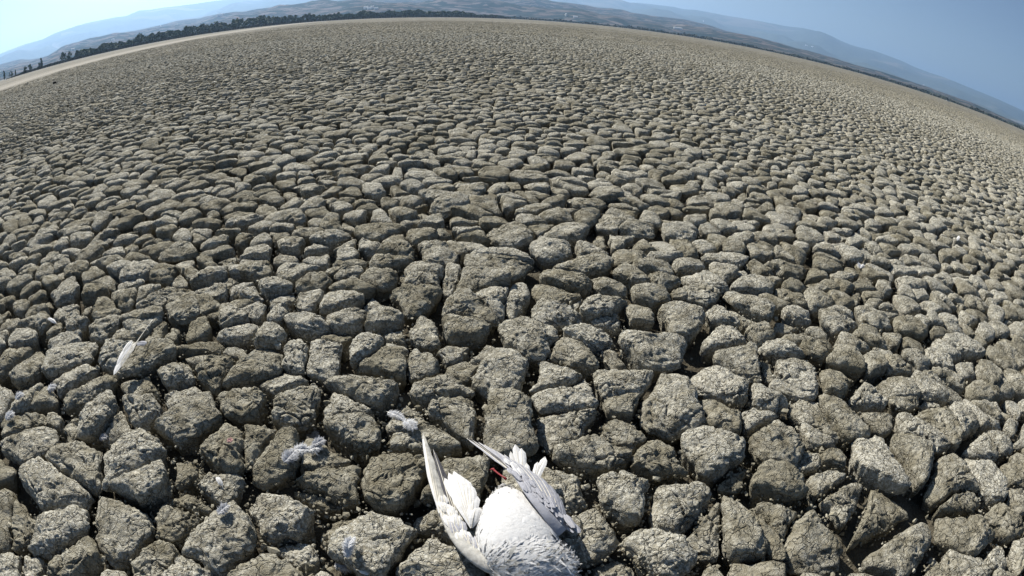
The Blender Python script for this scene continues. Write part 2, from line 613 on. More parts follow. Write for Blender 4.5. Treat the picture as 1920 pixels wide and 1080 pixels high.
# the far clods, each a small faceted lump, thinning out where the bed flattens
gx2 = np.arange(-58, 62, 0.19)
gy2 = np.arange(2, 56, 0.18)
FX, FY = [g.ravel() for g in np.meshgrid(gx2, gy2)]
FX = FX + RNG.uniform(-0.08, 0.08, len(FX))
FY = FY + RNG.uniform(-0.075, 0.075, len(FX))
FD = np.hypot(FX, FY)
patchy = vnoise(FX * 0.16, FY * 0.16, FX * 0, 210) * 5
kf = (FD > R_END + 0.4) & (np.abs(np.arctan2(FX, FY + 1.1)) < math.radians(60)) & (-(FX + 0.29 * FY) < 37.0 + patchy * 0.5)
kf &= RNG.random(len(FX)) < np.clip(1.15 - (FD + patchy - 24) / 30, 0, 0.9)
FX, FY = FX[kf], FY[kf]
FD = FD[kf]
nf = len(FX)
flat = np.clip((FD - 26.0) / 16.0, 0, 1)
fa = np.linspace(0, 2 * math.pi, 4, endpoint=False)[None] + RNG.uniform(0, 1.57, (nf, 1))
fr = RNG.uniform(0.045, 0.10, (nf, 4))
ft = RNG.normal(0, 0.008, nf)
top_v = np.stack([FX, FY, ft + 0.004], 1)[:, None]
mid_v = np.stack([FX[:, None] + fr * np.cos(fa), FY[:, None] + fr * np.sin(fa), (ft - 0.02)[:, None] + RNG.normal(0, 0.008, (nf, 4))], 2)
low_v = mid_v * np.array([1, 1, 0]) + np.array([0, 0, 1]) * np.broadcast_to((-0.09 * (1 - flat) - 0.02)[:, None, None], mid_v.shape)
fv = np.concatenate([top_v, mid_v, low_v], 1)
k4 = np.arange(4)
ftri = np.stack([k4 * 0, 1 + k4, 1 + (k4 + 1) % 4], 1)
fq = np.stack([1 + k4, 5 + k4, 5 + (k4 + 1) % 4, 1 + (k4 + 1) % 4], 1)
o_ = np.arange(nf)[:, None, None] * 9
me = mesh_np('cracked_mud', fv.reshape(-1, 3), [(ftri[None] + o_).reshape(-1, 3), (fq[None] + o_).reshape(-1, 4)], MUD_FAR, False, np.repeat(RNG.random(nf), 9))
link('cracked_mud', me, bed)['kind'] = 'stuff'
tot += nf * 12
print('far clods', nf, 'total tris', tot)

# beyond those, ever sparser broken lumps out to the open plain: one scattered mass of instanced lumps
nq = 150000
qd = np.sqrt(RNG.uniform(36.0 ** 2, 150.0 ** 2, nq))
qa = RNG.uniform(math.radians(-62), math.radians(62), nq)
qx, qy = qd * np.sin(qa), qd * np.cos(qa)
ql = vnoise(qx * 0.10, qy * 0.10, qx * 0, 230) + 0.6 * vnoise(qx * 0.4, qy * 0.4, qx * 0, 231)
kq = (-(qx + 0.29 * qy) < 36.0 + 3 * vnoise(qx * 0.1, qy * 0.1, qx * 0, 232)) & (RNG.random(nq) < np.clip(0.95 - (qd - 36) / 115 + 0.35 * ql, 0.03, 1))
qx, qy = qx[kq], qy[kq]
pts = np.stack([qx, qy, np.full(len(qx), -0.022)], 1)
pm = bpy.data.meshes.new('broken_crust')
pm.vertices.add(len(pts))
pm.vertices.foreach_set('co', pts.astype(np.float32).ravel())
pm.update()
pm.materials.append(MUD_FAR)
crust = link('broken_crust', pm, bed)
crust['kind'] = 'stuff'
gn = bpy.data.node_groups.new('scatter_lumps', 'GeometryNodeTree')
gn.interface.new_socket('Geometry', in_out='INPUT', socket_type='NodeSocketGeometry')
gn.interface.new_socket('Geometry', in_out='OUTPUT', socket_type='NodeSocketGeometry')
gi, go = gn.nodes.new('NodeGroupInput'), gn.nodes.new('NodeGroupOutput')
iop = gn.nodes.new('GeometryNodeInstanceOnPoints')
icn = gn.nodes.new('GeometryNodeMeshIcoSphere')
icn.inputs['Radius'].default_value = 1.0
icn.inputs['Subdivisions'].default_value = 1
smt = gn.nodes.new('GeometryNodeSetMaterial')
smt.inputs['Material'].default_value = MUD_FAR
rs = gn.nodes.new('FunctionNodeRandomValue')
rs.data_type = 'FLOAT_VECTOR'
rs.inputs[0].default_value = (0.06, 0.06, 0.030)
rs.inputs[1].default_value = (0.17, 0.17, 0.060)
rr_ = gn.nodes.new('FunctionNodeRandomValue')
rr_.data_type = 'FLOAT_VECTOR'
rr_.inputs[0].default_value = (-0.25, -0.25, 0.0)
rr_.inputs[1].default_value = (0.25, 0.25, 6.28)
gn.links.new(icn.outputs['Mesh'], smt.inputs['Geometry'])
gn.links.new(gi.outputs[0], iop.inputs['Points'])
gn.links.new(smt.outputs[0], iop.inputs['Instance'])
gn.links.new(rs.outputs[0], iop.inputs['Scale'])
gn.links.new(rr_.outputs[0], iop.inputs['Rotation'])
gn.links.new(iop.outputs[0], go.inputs[0])
crust.modifiers.new('scatter', 'NODES').node_group = gn
print('crust lumps', len(pts))

# crumbs of mud that have fallen off the clods into the cracks
ico = bmesh.new()
bmesh.ops.create_icosphere(ico, subdivisions=1, radius=1.0)
iv = np.array([v.co[:] for v in ico.verts])
itri = np.array([[v.index for v in f.verts] for f in ico.faces])
ico.free()
cand = np.where((dist < 3.6) & in_frame(px_, py_))[0]
nc = 14000
pick = RNG.choice(cand, nc, p=(1 / (dist[cand] ** 2 + 0.5)) / (1 / (dist[cand] ** 2 + 0.5)).sum())
Rp, a = rim(pick, 48)
ai = RNG.integers(0, 48, nc)
rad = Rp[np.arange(nc), ai] * RNG.uniform(0.98, 1.18, nc) + RNG.uniform(0, 0.008, nc)
cxp, cyp = warp(px_[pick] + rad * np.cos(a[ai]), py_[pick] + rad * np.sin(a[ai]))
sz = np.exp(RNG.normal(-5.8, 0.45, nc))
czp = RNG.uniform(-0.09, -0.030, nc) + sz * 0.3
cv = iv[None] * (sz[:, None, None] * RNG.uniform(0.5, 1.4, (nc, 1, 3))) * RNG.uniform(0.55, 1.45, (nc, len(iv), 1))
cv = cv + np.stack([cxp, cyp, czp], 1)[:, None, :]
o_ = np.arange(nc)[:, None, None] * len(iv)
me = mesh_np('mud_rubble', cv.reshape(-1, 3), [(itri[None] + o_).reshape(-1, 3)], MUD_FAR, False, np.repeat(RNG.uniform(0.0, 0.35, nc), len(iv)))
link('mud_rubble', me, bed)['kind'] = 'stuff'

# height of the ground where things lie
BVH = BVHTree.FromPolygons(_bv, _bt)


def ground_z(x, y):
    h = BVH.ray_cast(Vector((x, y, 1.0)), Vector((0, 0, -1)))
    return h[0].z if h[0] else -0.07


def on_ground(px, py):
    """Where the sight line to a photo pixel first meets the clods."""
    h = BVH.ray_cast(Vector((0, 0, CAM_H)), direction(px, py))
    return h[0] if h[0] else at(px, py, -0.03)


# ------------------------------------------------------------------ hills and mountains
def land_material(name, green, field, pale, fieldness, scale):
    m, n, b = new_mat(name)
    geo = N(n, 'ShaderNodeNewGeometry')
    pos = geo.outputs['Position']
    v = N(n, 'ShaderNodeTexVoronoi')
    v.inputs['Scale'].default_value = scale
    mp = N(n, 'ShaderNodeVectorMath', operation='MULTIPLY')
    mp.inputs[1].default_value = (0.38, 1.0, 1.0)
    L(n, pos, mp.inputs[0])
    L(n, mp.outputs[0], v.inputs['Vector'])
    sepc = N(n, 'ShaderNodeSeparateColor')
    L(n, v.outputs['Color'], sepc.inputs[0])
    big = noise(n, pos, scale * 0.22, 4, 0.6)
    fm = mathn(n, 'ADD', mathn(n, 'MULTIPLY', sepc.outputs[0], 0.5), mathn(n, 'MULTIPLY', big, 0.9))
    fmask = ramp(n, fm, [(fieldness, (0, 0, 0)), (fieldness + 0.06, (1, 1, 1))])
    fcol = mixc(n, sepc.outputs[1], field, pale)
    gn = noise(n, pos, scale * 6, 4, 0.65)
    gcol = ramp(n, gn, [(0.3, tuple(c * 0.6 for c in green)), (0.7, tuple(c * 1.5 for c in green))])
    L(n, mixc(n, fmask, gcol, fcol), b.inputs['Base Color'])
    b.inputs['Roughness'].default_value = 1.0
    b.inputs['Specular IOR Level'].default_value = 0.0
    return m


def terrain(name, label, az_el, d_foot, d_ridge, d_back, foot_h, rough, mat, seed, curve):
    az = np.linspace(-98, 98, 620)
    el = np.interp(az, [p[0] for p in az_el], [p[1] for p in az_el])
    ridge = np.tan(np.radians(el)) * d_ridge + CAM_H
    ds = np.concatenate([np.linspace(d_foot, d_ridge, 34), np.linspace(d_ridge, d_back, 8)[1:]])
    A, D = np.meshgrid(np.radians(az), ds, indexing='ij')
    t = np.clip((D - d_foot) / (d_ridge - d_foot), 0, 1) ** curve
    back = np.clip((D - d_ridge) / (d_back - d_ridge), 0, 1)
    x, y = D * np.sin(A), D * np.cos(A)
    sc = 1.0 / (d_ridge * 0.11)
    nz_ = fbm(x * sc, y * sc, x * 0, 5, seed)
    ridge_n = np.tan(np.radians(el))[:, None] * d_ridge
    z = foot_h + (ridge[:, None] - foot_h) * t * (1 - back) ** 1.3 + rough * ridge_n * nz_ * np.clip(t * 2.2, 0, 1) * (np.abs(1 - t) * 1.6 + 0.02) * (1 - back)
    z = np.where(back > 0, z - 30 * back, z)
    z[:, 0] = -0.4
    z[:, -1] = -0.4
    V = np.stack([x, y, z], -1).reshape(-1, 3)
    na, ndd = A.shape
    i, j = np.meshgrid(np.arange(na - 1), np.arange(ndd - 1), indexing='ij')
    q = np.stack([i * ndd + j, i * ndd + j + 1, (i + 1) * ndd + j + 1, (i + 1) * ndd + j], -1).reshape(-1, 4)[:, ::-1]
    me = mesh_np(name, V, [q], mat, True)
    o = tag(link(name, me), label, kind='structure')
    tree = BVHTree.FromPolygons([Vector(p) for p in V.tolist()], q.tolist())
    return o, tree


FAR_EL = [(-98, 1.8), (-75, 2.1), (-62, 1.7), (-53.1, 2.42), (-50.55, 2.62), (-48.5, 2.62), (-47.64, 2.82), (-46.85, 2.95), (-43.99, 3.14), (-40.67, 3.09), (-39.84, 3.0), (-38.36, 3.32), (-37.38, 3.2), (-35.92, 3.19), (-34.4, 3.1), (-32.84, 3.05), (-30.38, 3.06), (-20, 3.3), (-5, 3.2), (4, 2.9), (8.93, 2.73), (9.99, 2.6), (10.5, 2.7), (11.91, 2.74), (14.16, 2.78), (15.07, 2.68), (16.48, 2.79), (19.29, 2.72), (22.85, 2.79), (25.31, 2.85), (27.23, 3.05), (28.21, 2.98), (29.07, 3.05), (29.96, 2.9), (30.8, 2.68), (32.03, 2.5), (32.97, 2.48), (34.28, 2.55), (35.35, 2.47), (37.55, 2.28), (38.81, 2.09), (40.4, 2.01), (41.83, 2.03), (43.97, 1.92), (46.71, 1.83), (50.58, 1.68), (60, 1.3), (75, 1.7), (98, 1.9)]
MID_EL = [(-98, 1.3), (-70, 1.0), (-53.15, 1.44), (-51.01, 1.37), (-49.94, 1.05), (-48.86, 0.95), (-48.0, 0.97), (-46.74, 1.33), (-46.0, 1.47), (-43.2, 1.42), (-42.53, 1.38), (-39.76, 1.45), (-38.66, 1.4), (-35.93, 1.5), (-34.57, 1.64), (-32.84, 1.59), (-32.31, 1.48), (-31.98, 1.6), (-30.85, 1.68), (-28.77, 1.73), (-27.86, 1.62), (-26.53, 1.74), (-23.31, 1.79), (-20.83, 1.83), (-19.63, 1.92), (-18.21, 1.97), (-10, 2.3), (-3, 2.3), (1.38, 2.08), (2.58, 2.0), (4.77, 1.91), (6.92, 1.69), (8.16, 1.8), (9.11, 1.75), (10.01, 1.55), (12.16, 1.53), (15.25, 1.64), (16.58, 1.54), (17.92, 1.43), (19.43, 1.18), (21.67, 1.1), (23.39, 1.0), (27, 0.8), (32, 0.62), (40, 0.5), (50, 0.42), (70, 0.5), (98, 0.6)]
M_FAR = land_material('mountain_scrub', (0.065, 0.075, 0.05), (0.13, 0.115, 0.085), (0.2, 0.18, 0.145), 0.86, 0.0022)
M_MID = land_material('hill_fields', (0.022, 0.035, 0.032), (0.085, 0.070, 0.062), (0.17, 0.145, 0.128), 0.72, 0.045)
mountains, T_FAR = terrain('mountains', 'long blue mountain range fading into the haze', FAR_EL, 7000, 14000, 17500, 20, 0.30, M_FAR, 300, 1.25)
hills, T_MID = terrain('hills', 'scrubby foothills with pinkish brown fields below the mountains', MID_EL, 1700, 5200, 7200, 2, 0.35, M_MID, 320, 1.15)

# ------------------------------------------------------------------ haze
bmz = bmesh.new()
bmesh.ops.create_cube(bmz, size=1.0)
zme = bpy.data.meshes.new('haze')
ZT = 1000.0
bmesh.ops.scale(bmz, vec=(44000, 44000, ZT + 1.6), verts=bmz.verts)
bmesh.ops.translate(bmz, vec=(0, 0, (ZT - 1.6) / 2), verts=bmz.verts)
bmz.to_mesh(zme)
bmz.free()
hm = bpy.data.materials.new('haze_air')
hm.use_nodes = True
hn = hm.node_tree
hn.nodes.remove(hn.nodes['Principled BSDF'])
pv = hn.nodes.new('ShaderNodeVolumePrincipled')
pv.inputs['Color'].default_value = (0.355, 0.54, 0.80, 1)
pv.inputs['Density'].default_value = HAZE_DENSITY
pv.inputs['Anisotropy'].default_value = 0.45
hn.links.new(pv.outputs[0], hn.nodes['Material Output'].inputs['Volume'])
zme.materials.append(hm)
haze = link('haze', zme)
haze['kind'] = 'stuff'

# ------------------------------------------------------------------ the far shore: reeds, woods, trees, scrub
def leaf_mat(name, c):
    m, n, b = new_mat(name)
    geo = N(n, 'ShaderNodeNewGeometry')
    nz_ = noise(n, geo.outputs['Position'], 0.5, 3)
    L(n, ramp(n, nz_, [(0.3, tuple(k * 0.65 for k in c)), (0.7, tuple(k * 1.4 for k in c))]), b.inputs['Base Color'])
    return m


LEAF = leaf_mat('tree_leaves', (0.05, 0.078, 0.034))
REED = leaf_mat('reed_blades', (0.050, 0.048, 0.022))
SCRUB = leaf_mat('shore_scrub_leaves', (0.035, 0.045, 0.030))
BARK, _n, _b = new_mat('bark')
_b.inputs['Base Color'].default_value = (0.09, 0.07, 0.05, 1)

SHORE = [(-62, 430), (-54, 460), (-47, 500), (-40, 530), (-30, 590), (-20, 700), (-8, 850), (-1.4, 1050)]


def shore_d(a):
    return np.interp(a, [p[0] for p in SHORE], [p[1] for p in SHORE])


def quads_cloud(c, size, seed, flat=False):
    """A cloud of randomly turned leaf-clump quads with uneven outlines."""
    r = np.random.default_rng(seed)
    n_ = len(c)
    a1 = r.normal(0, 1, (n_, 3))
    a1 /= np.linalg.norm(a1, axis=1)[:, None]
    a2 = np.cross(a1, r.normal(0, 1, (n_, 3)))
    a2 /= np.linalg.norm(a2, axis=1)[:, None]
    s_ = np.asarray(size).reshape(-1, 1) * r.uniform(0.6, 1.3, (n_, 1)) * 0.5
    k = [c + a1 * s_ * r.uniform(0.6, 1.2, (n_, 1)) * i_ + a2 * s_ * r.uniform(0.6, 1.2, (n_, 1)) * j_ for i_, j_ in ((-1, -1), (1, -1), (1, 1), (-1, 1))]
    return np.stack(k, 1).reshape(-1, 3), np.arange(n_ * 4).reshape(-1, 4)


# reed belt: upright blades along the water line
r = np.random.default_rng(3)
nr = 9000
a = r.uniform(-52.6, -1.6, nr)
D = shore_d(a) + r.uniform(0, 22, nr)
hh = r.uniform(1.5, 3.2, nr) * np.clip((a + 52.9) / 2.5, 0.3, 1) * (1 + 0.15 * vnoise(a * 1.5, a * 0, a * 0, 5)) * np.clip(D / 620, 0.8, 1.25)
x, y = D * np.sin(np.radians(a)), D * np.cos(np.radians(a))
yaw = r.uniform(0, 3.14, nr)
wd = r.uniform(0.35, 0.8, nr) * D / 600
lean = r.normal(0, 0.25, (nr, 2))
P = np.zeros((nr, 4, 3))
for k, (sx, tz) in enumerate(((-1, 0), (1, 0), (0.45, 1), (-0.45, 1))):
    P[:, k, 0] = x + np.cos(yaw) * wd * sx + lean[:, 0] * tz
    P[:, k, 1] = y + np.sin(yaw) * wd * sx + lean[:, 1] * tz
    P[:, k, 2] = -0.1 + hh * tz
tag(link('reed_belt', mesh_np('reed_belt', P.reshape(-1, 3), [np.arange(nr * 4).reshape(-1, 4)], REED, False)), 'dark brownish green reed belt along the left shore', kind='stuff')

# the far-off wood behind the reeds, one mass
nw = 9000
a = r.uniform(-45.0, -2.2, nw)
D = shore_d(a) + r.uniform(18, 62, nw)
top = (np.interp(a, [-45, -42, -40, -36, -30, -24, -16, -7, -5, -2.2], [0.45, 0.62, 0.70, 0.66, 0.82, 0.66, 0.52, 0.42, 0.24, 0.16]) + 0.03) * math.pi / 180 * D + 1
top = top * (1 + 0.30 * vnoise(a * 1.3, a * 0, a * 0, 8) + 0.16 * vnoise(a * 4.5, a * 0, a * 0, 9))
z = top * np.sqrt(r.uniform(0.02, 1, nw))
c = np.stack([D * np.sin(np.radians(a)), D * np.cos(np.radians(a)), z], 1)
qv, qf = quads_cloud(c, 1.9 * D / 600, 4)
tag(link('woods', mesh_np('woods', qv, [qf], LEAF, False)), 'dark green wood behind the reeds of the left shore', kind='stuff')

# scrub along the right-hand shore
ns2 = 9000
a = r.uniform(-1.6, 58, ns2)
D = r.uniform(1350, 1680, ns2)
lump = np.clip(0.55 + 0.6 * vnoise(a * 0.9, D * 0.008, a * 0, 12) + 0.5 * vnoise(a * 3.3, D * 0.02, a * 0, 13), 0.08, 1.4)
z = 5.6 * lump * np.sqrt(r.uniform(0, 1, ns2))
c = np.stack([D * np.sin(np.radians(a)), D * np.cos(np.radians(a)), z], 1)
qv, qf = quads_cloud(c, 4.2, 14)
tag(link('shore_scrub', mesh_np('shore_scrub', qv, [qf], SCRUB, False)), 'low dark scrub along the far shore on the right', kind='stuff')


def tree_mesh(kind, seed):
    """Unit-high tree: (crown mesh, trunk mesh)."""
    r = np.random.default_rng(seed)
    n_ = 230
    lobes = []
    if kind == 'poplar':
        for k in range(9):
            lobes.append((r.normal(0, 0.025), r.normal(0, 0.025), 0.2 + 0.09 * k, 0.10 * (1.05 - abs(k - 3) * 0.12)))
    else:
        for k in range(9):
            an = r.uniform(0, 6.28)
            q = r.uniform(0.05, 0.27)
            lobes.append((q * math.cos(an), q * math.sin(an), r.uniform(0.34, 0.80), r.uniform(0.13, 0.21)))
        lobes.append((0, 0, 0.84, 0.15))
    cs = []
    for k in range(n_):
        lx, ly, lz, lr = lobes[k % len(lobes)]
        d = r.normal(0, 1, 3)
        d = d / np.linalg.norm(d) * lr * r.uniform(0.45, 1.05)
        cs.append((lx + d[0], ly + d[1], min(lz + d[2] * 0.9, 1.0)))
    qv, qf = quads_cloud(np.array(cs), np.full(n_, 0.095), seed + 1)
    crown = mesh_np('crown', qv, [qf], LEAF, False)
    mb = bmesh.new()
    bmesh.ops.create_cone(mb, cap_ends=True, segments=7, radius1=0.035, radius2=0.012, depth=0.62, matrix=Matrix.Translation((0, 0, 0.31)))
    for k in range(4):
        an = k * 1.6 + 0.4
        mt = Matrix.Translation((0.07 * math.cos(an), 0.07 * math.sin(an), 0.46)) @ Matrix.Rotation(an, 4, 'Z') @ Matrix.Rotation(0.7, 4, 'Y')
        bmesh.ops.create_cone(mb, cap_ends=True, segments=5, radius1=0.012, radius2=0.005, depth=0.26, matrix=mt)
    tm = bpy.data.meshes.new('trunk')
    mb.to_mesh(tm)
    mb.free()
    tm.materials.append(BARK)
    return crown, tm


ROUND = [tree_mesh('round', 50 + k * 3) for k in range(4)]
POPLAR = [tree_mesh('poplar', 90 + k * 3) for k in range(2)]


def tree(az, height, kind, var, label, name, group=None, extra=14, spread=1.0):
    D = float(shore_d(az)) + extra
    root = link(name, None)
    root.empty_display_size = 0.3
    root.location = (D * math.sin(math.radians(az)), D * math.cos(math.radians(az)), -0.2)
    root.rotation_euler = (0, 0, az * 1.7 + var)
    cr, tr = (POPLAR if kind == 'poplar' else ROUND)[var % (2 if kind == 'poplar' else 4)]
    for nm, me in (('trunk', tr), ('crown', cr)):
        o = link(nm, me, root)
        o.scale = (height * spread, height * spread, height)
    tag(root, label, 'tree', group)
    return root


tree(-52.75, 7.6, 'poplar', 0, 'slim dark poplar at the very left edge of the far shore', 'poplar_tree')
tree(-52.05, 6.0, 'round', 1, 'broad dark tree beside the slim poplar at the left edge', 'broadleaf_tree')
tree(-51.55, 5.4, 'poplar', 1, 'thin dark pointed tree on the pale gap at the end of the reeds', 'poplar_tree')
tree(-50.5, 6.4, 'round', 0, 'small round tree, left of the pair just past the reed end', 'broadleaf_tree', spread=0.9)
tree(-49.95, 6.8, 'round', 2, 'small round tree, right of the pair just past the reed end', 'broadleaf_tree', spread=0.9)
tree(-48.72, 9.3, 'poplar', 0, 'tall thin poplar rising over a bush on the left shore', 'poplar_tree')
tree(-48.98, 6.2, 'round', 3, 'low bushy tree at the foot of the tall thin poplar', 'broadleaf_tree', spread=1.1)
tree(-46.45, 9.8, 'round', 0, 'big round dark tree, first of the clump below the pale hill', 'broadleaf_tree', spread=1.0)
tree(-45.75, 8.8, 'round', 1, 'round tree in the middle of the clump below the pale hill', 'broadleaf_tree', spread=1.0)
tree(-44.95, 8.2, 'round', 2, 'round tree at the right end of the clump below the pale hill', 'broadleaf_tree', spread=1.0)
tree(-33.6, 12.0, 'round', 3, 'largest round tree of the wood with a white house over it', 'broadleaf_tree', spread=1.1)
tree(-24.5, 10.6, 'round', 0, 'tall dark tree standing out above the wood', 'broadleaf_tree')
tree(-21.3, 12.0, 'poplar', 1, 'square topped tall tree above the middle of the wood', 'broadleaf_tree', spread=1.5)
tree(-13.2, 10.8, 'round', 1, 'last taller round tree toward the thin end of the wood', 'broadleaf_tree')
r2 = random.Random(5)
for k in range(26):
    az = -44 + k * 1.52 + r2.uniform(-0.5, 0.5)
    e = np.interp(az, [-44, -40, -30, -20, -10, -5], [0.70, 0.85, 0.92, 0.68, 0.52, 0.34])
    tree(az, (e + 0.05) * math.pi / 180 * (float(shore_d(az)) + 14) * r2.uniform(0.62, 1.25), 'round', k, 'rounded dark green tree in the row behind the reeds on the left shore', 'broadleaf_tree', 'trees in the row behind the reeds', 14 + r2.uniform(-4, 30), r2.uniform(0.8, 1.5))

# ------------------------------------------------------------------ houses far off on the slopes
WALL_W, _n, _b = new_mat('white_wall')
_b.inputs['Base Color'].default_value = (0.80, 0.79, 0.76, 1)
ROOF_R, _n, _b = new_mat('red_roof')
_b.inputs['Base Color'].default_value = (0.42, 0.13, 0.08, 1)
ROOF_P, _n, _b = new_mat('pale_roof')
_b.inputs['Base Color'].default_value = (0.70, 0.68, 0.65, 1)


def house(px, py, w_, d_, h_, roof, label, name='white_house', cat='house', tree_=None, group=None):
    h = (tree_ or T_MID).ray_cast(Vector((0, 0, CAM_H)), direction(px, py))
    p = h[0] if h[0] else Vector((0, 5000, 60))
    root = link(name, None)
    root.location = p
    root.rotation_euler = (0, 0, -math.atan2(p.x, p.y) + 0.2)
    m = MB()
    x, y = w_ / 2, d_ / 2
    m.add([(-x, -y, -6), (x, -y, -6), (x, y, -6), (-x, y, -6), (-x, -y, h_), (x, -y, h_), (x, y, h_), (-x, y, h_)],
          [(0, 1, 5, 4), (1, 2, 6, 5), (2, 3, 7, 6), (3, 0, 4, 7)])
    m.build('wall', [WALL_W], root, smooth=False)
    m = MB()
    e = 0.6
    m.add([(-x - e, -y - e, h_), (x + e, -y - e, h_), (x + e, y + e, h_), (-x - e, y + e, h_), (-x - e, 0, h_ + d_ * 0.3), (x + e, 0, h_ + d_ * 0.3)],
          [(0, 1, 5, 4), (2, 3, 4, 5), (1, 2, 5), (3, 0, 4), (0, 3, 2, 1)])
    m.build('roof', [roof], root, smooth=False)
    tag(root, label, cat, group)


house(412, 29, 34, 12, 9, ROOF_P, 'long white building on the foothill crest over the left wood', 'white_building', 'building')
house(446, 37.0, 12, 9, 8, ROOF_R, 'white house with a red roof just above the big round tree')
house(301, 50, 10, 8, 6, ROOF_P, 'small pale house low on the foothill behind the left wood')
house(212, 76, 13, 9, 7, ROOF_P, 'white house on the left foothill above the tree line')
house(137, 95, 13, 9, 7, ROOF_P, 'white house on the slope behind the clump of round trees')
house(1061, 30, 7, 7, 10, ROOF_P, 'narrow white tower house beyond the shore near the centre', 'white_house')
house(1079, 32.5, 18, 8, 4, ROOF_P, 'low pale shed right of the narrow white tower house', 'farm_shed', 'shed')
house(1271, 54.5, 40, 12, 6, ROOF_P, 'longest low white shed beyond the right shore', 'farm_shed', 'shed')
house(1319, 40, 16, 12, 10, ROOF_P, 'white house high on the right-hand slope', tree_=T_FAR)
house(1512, 86, 42, 16, 12, ROOF_P, 'larger white building on the long blue slope at right', 'white_building', 'building', T_FAR)
house(1523, 88, 28, 14, 11, ROOF_P, 'smaller white building right beside the larger one at right', 'white_building', 'building', T_FAR)
house(1732, 160, 30, 12, 9, ROOF_P, 'white building low on the slope toward the right edge', 'white_building', 'building', T_FAR)

# ------------------------------------------------------------------ plumage materials
def feather_mat(name, c, barbs=True, through=0.25, var=0.12):
    m, n, b = new_mat(name)
    out = n.nodes['Material Output']
    uv = N(n, 'ShaderNodeUVMap')
    geo = N(n, 'ShaderNodeNewGeometry')
    nz_ = noise(n, geo.outputs['Position'], 60, 4, 0.6)
    colr = ramp(n, nz_, [(0.3, tuple(k * (1 - var) for k in c)), (0.7, tuple(min(k * (1 + var * 0.5), 0.9) for k in c))])
    L(n, colr, b.inputs['Base Color'])
    b.inputs['Roughness'].default_value = 0.75
    tr = N(n, 'ShaderNodeBsdfTranslucent')
    L(n, colr, tr.inputs['Color'])
    mx = N(n, 'ShaderNodeMixShader')
    mx.inputs[0].default_value = through
    L(n, b.outputs[0], mx.inputs[1])
    L(n, tr.outputs[0], mx.inputs[2])
    L(n, mx.outputs[0], out.inputs['Surface'])
    if barbs:
        sep = N(n, 'ShaderNodeSeparateXYZ')
        L(n, uv.outputs[0], sep.inputs[0])
        off = mathn(n, 'ABSOLUTE', mathn(n, 'SUBTRACT', sep.outputs[0], 0.5))
        ph = mathn(n, 'MULTIPLY', mathn(n, 'ADD', sep.outputs[1], mathn(n, 'MULTIPLY', off, -0.35)), 330.0)
        wv = mathn(n, 'MULTIPLY', mathn(n, 'SINE', ph), 0.00007)
        br = mathn(n, 'MULTIPLY', noise(n, geo.outputs['Position'], 170, 3), 0.0007)
        bp = N(n, 'ShaderNodeBump')
        bp.inputs['Distance'].default_value = 1.0
        bp.inputs['Strength'].default_value = 0.8
        L(n, mathn(n, 'ADD', wv, br), bp.inputs['Height'])
        L(n, bp.outputs[0], b.inputs['Normal'])
        L(n, bp.outputs[0], tr.inputs['Normal'])
    return m


F_WHITE = feather_mat('white_feather', (0.80, 0.79, 0.765), var=0.06)
F_SOIL = feather_mat('soiled_white_feather', (0.60, 0.58, 0.52), var=0.35)
F_GREY = feather_mat('pale_grey_feather', (0.46, 0.46, 0.49))
F_DARK = feather_mat('dark_grey_feather', (0.085, 0.083, 0.09), through=0.1)
F_SHAFT = feather_mat('feather_shaft', (0.66, 0.62, 0.52), False, 0.1)
F_DOWN = feather_mat('down', (0.86, 0.86, 0.86), False, 0.5, 0.03)
F_DOWNG = feather_mat('grey_down', (0.72, 0.72, 0.73), False, 0.5)
F_STAIN = feather_mat('brown_stained_feather', (0.20, 0.11, 0.055), False, 0.05)
F_PINK = feather_mat('pink_scrap', (0.82, 0.52, 0.47), False, 0.3)
M_LEG, _n, _b = new_mat('red_leg_skin')
_b.inputs['Base Color'].default_value = (0.20, 0.022, 0.026, 1)
_b.inputs['Roughness'].default_value = 0.5
UPV = Vector((0, 0, 1))


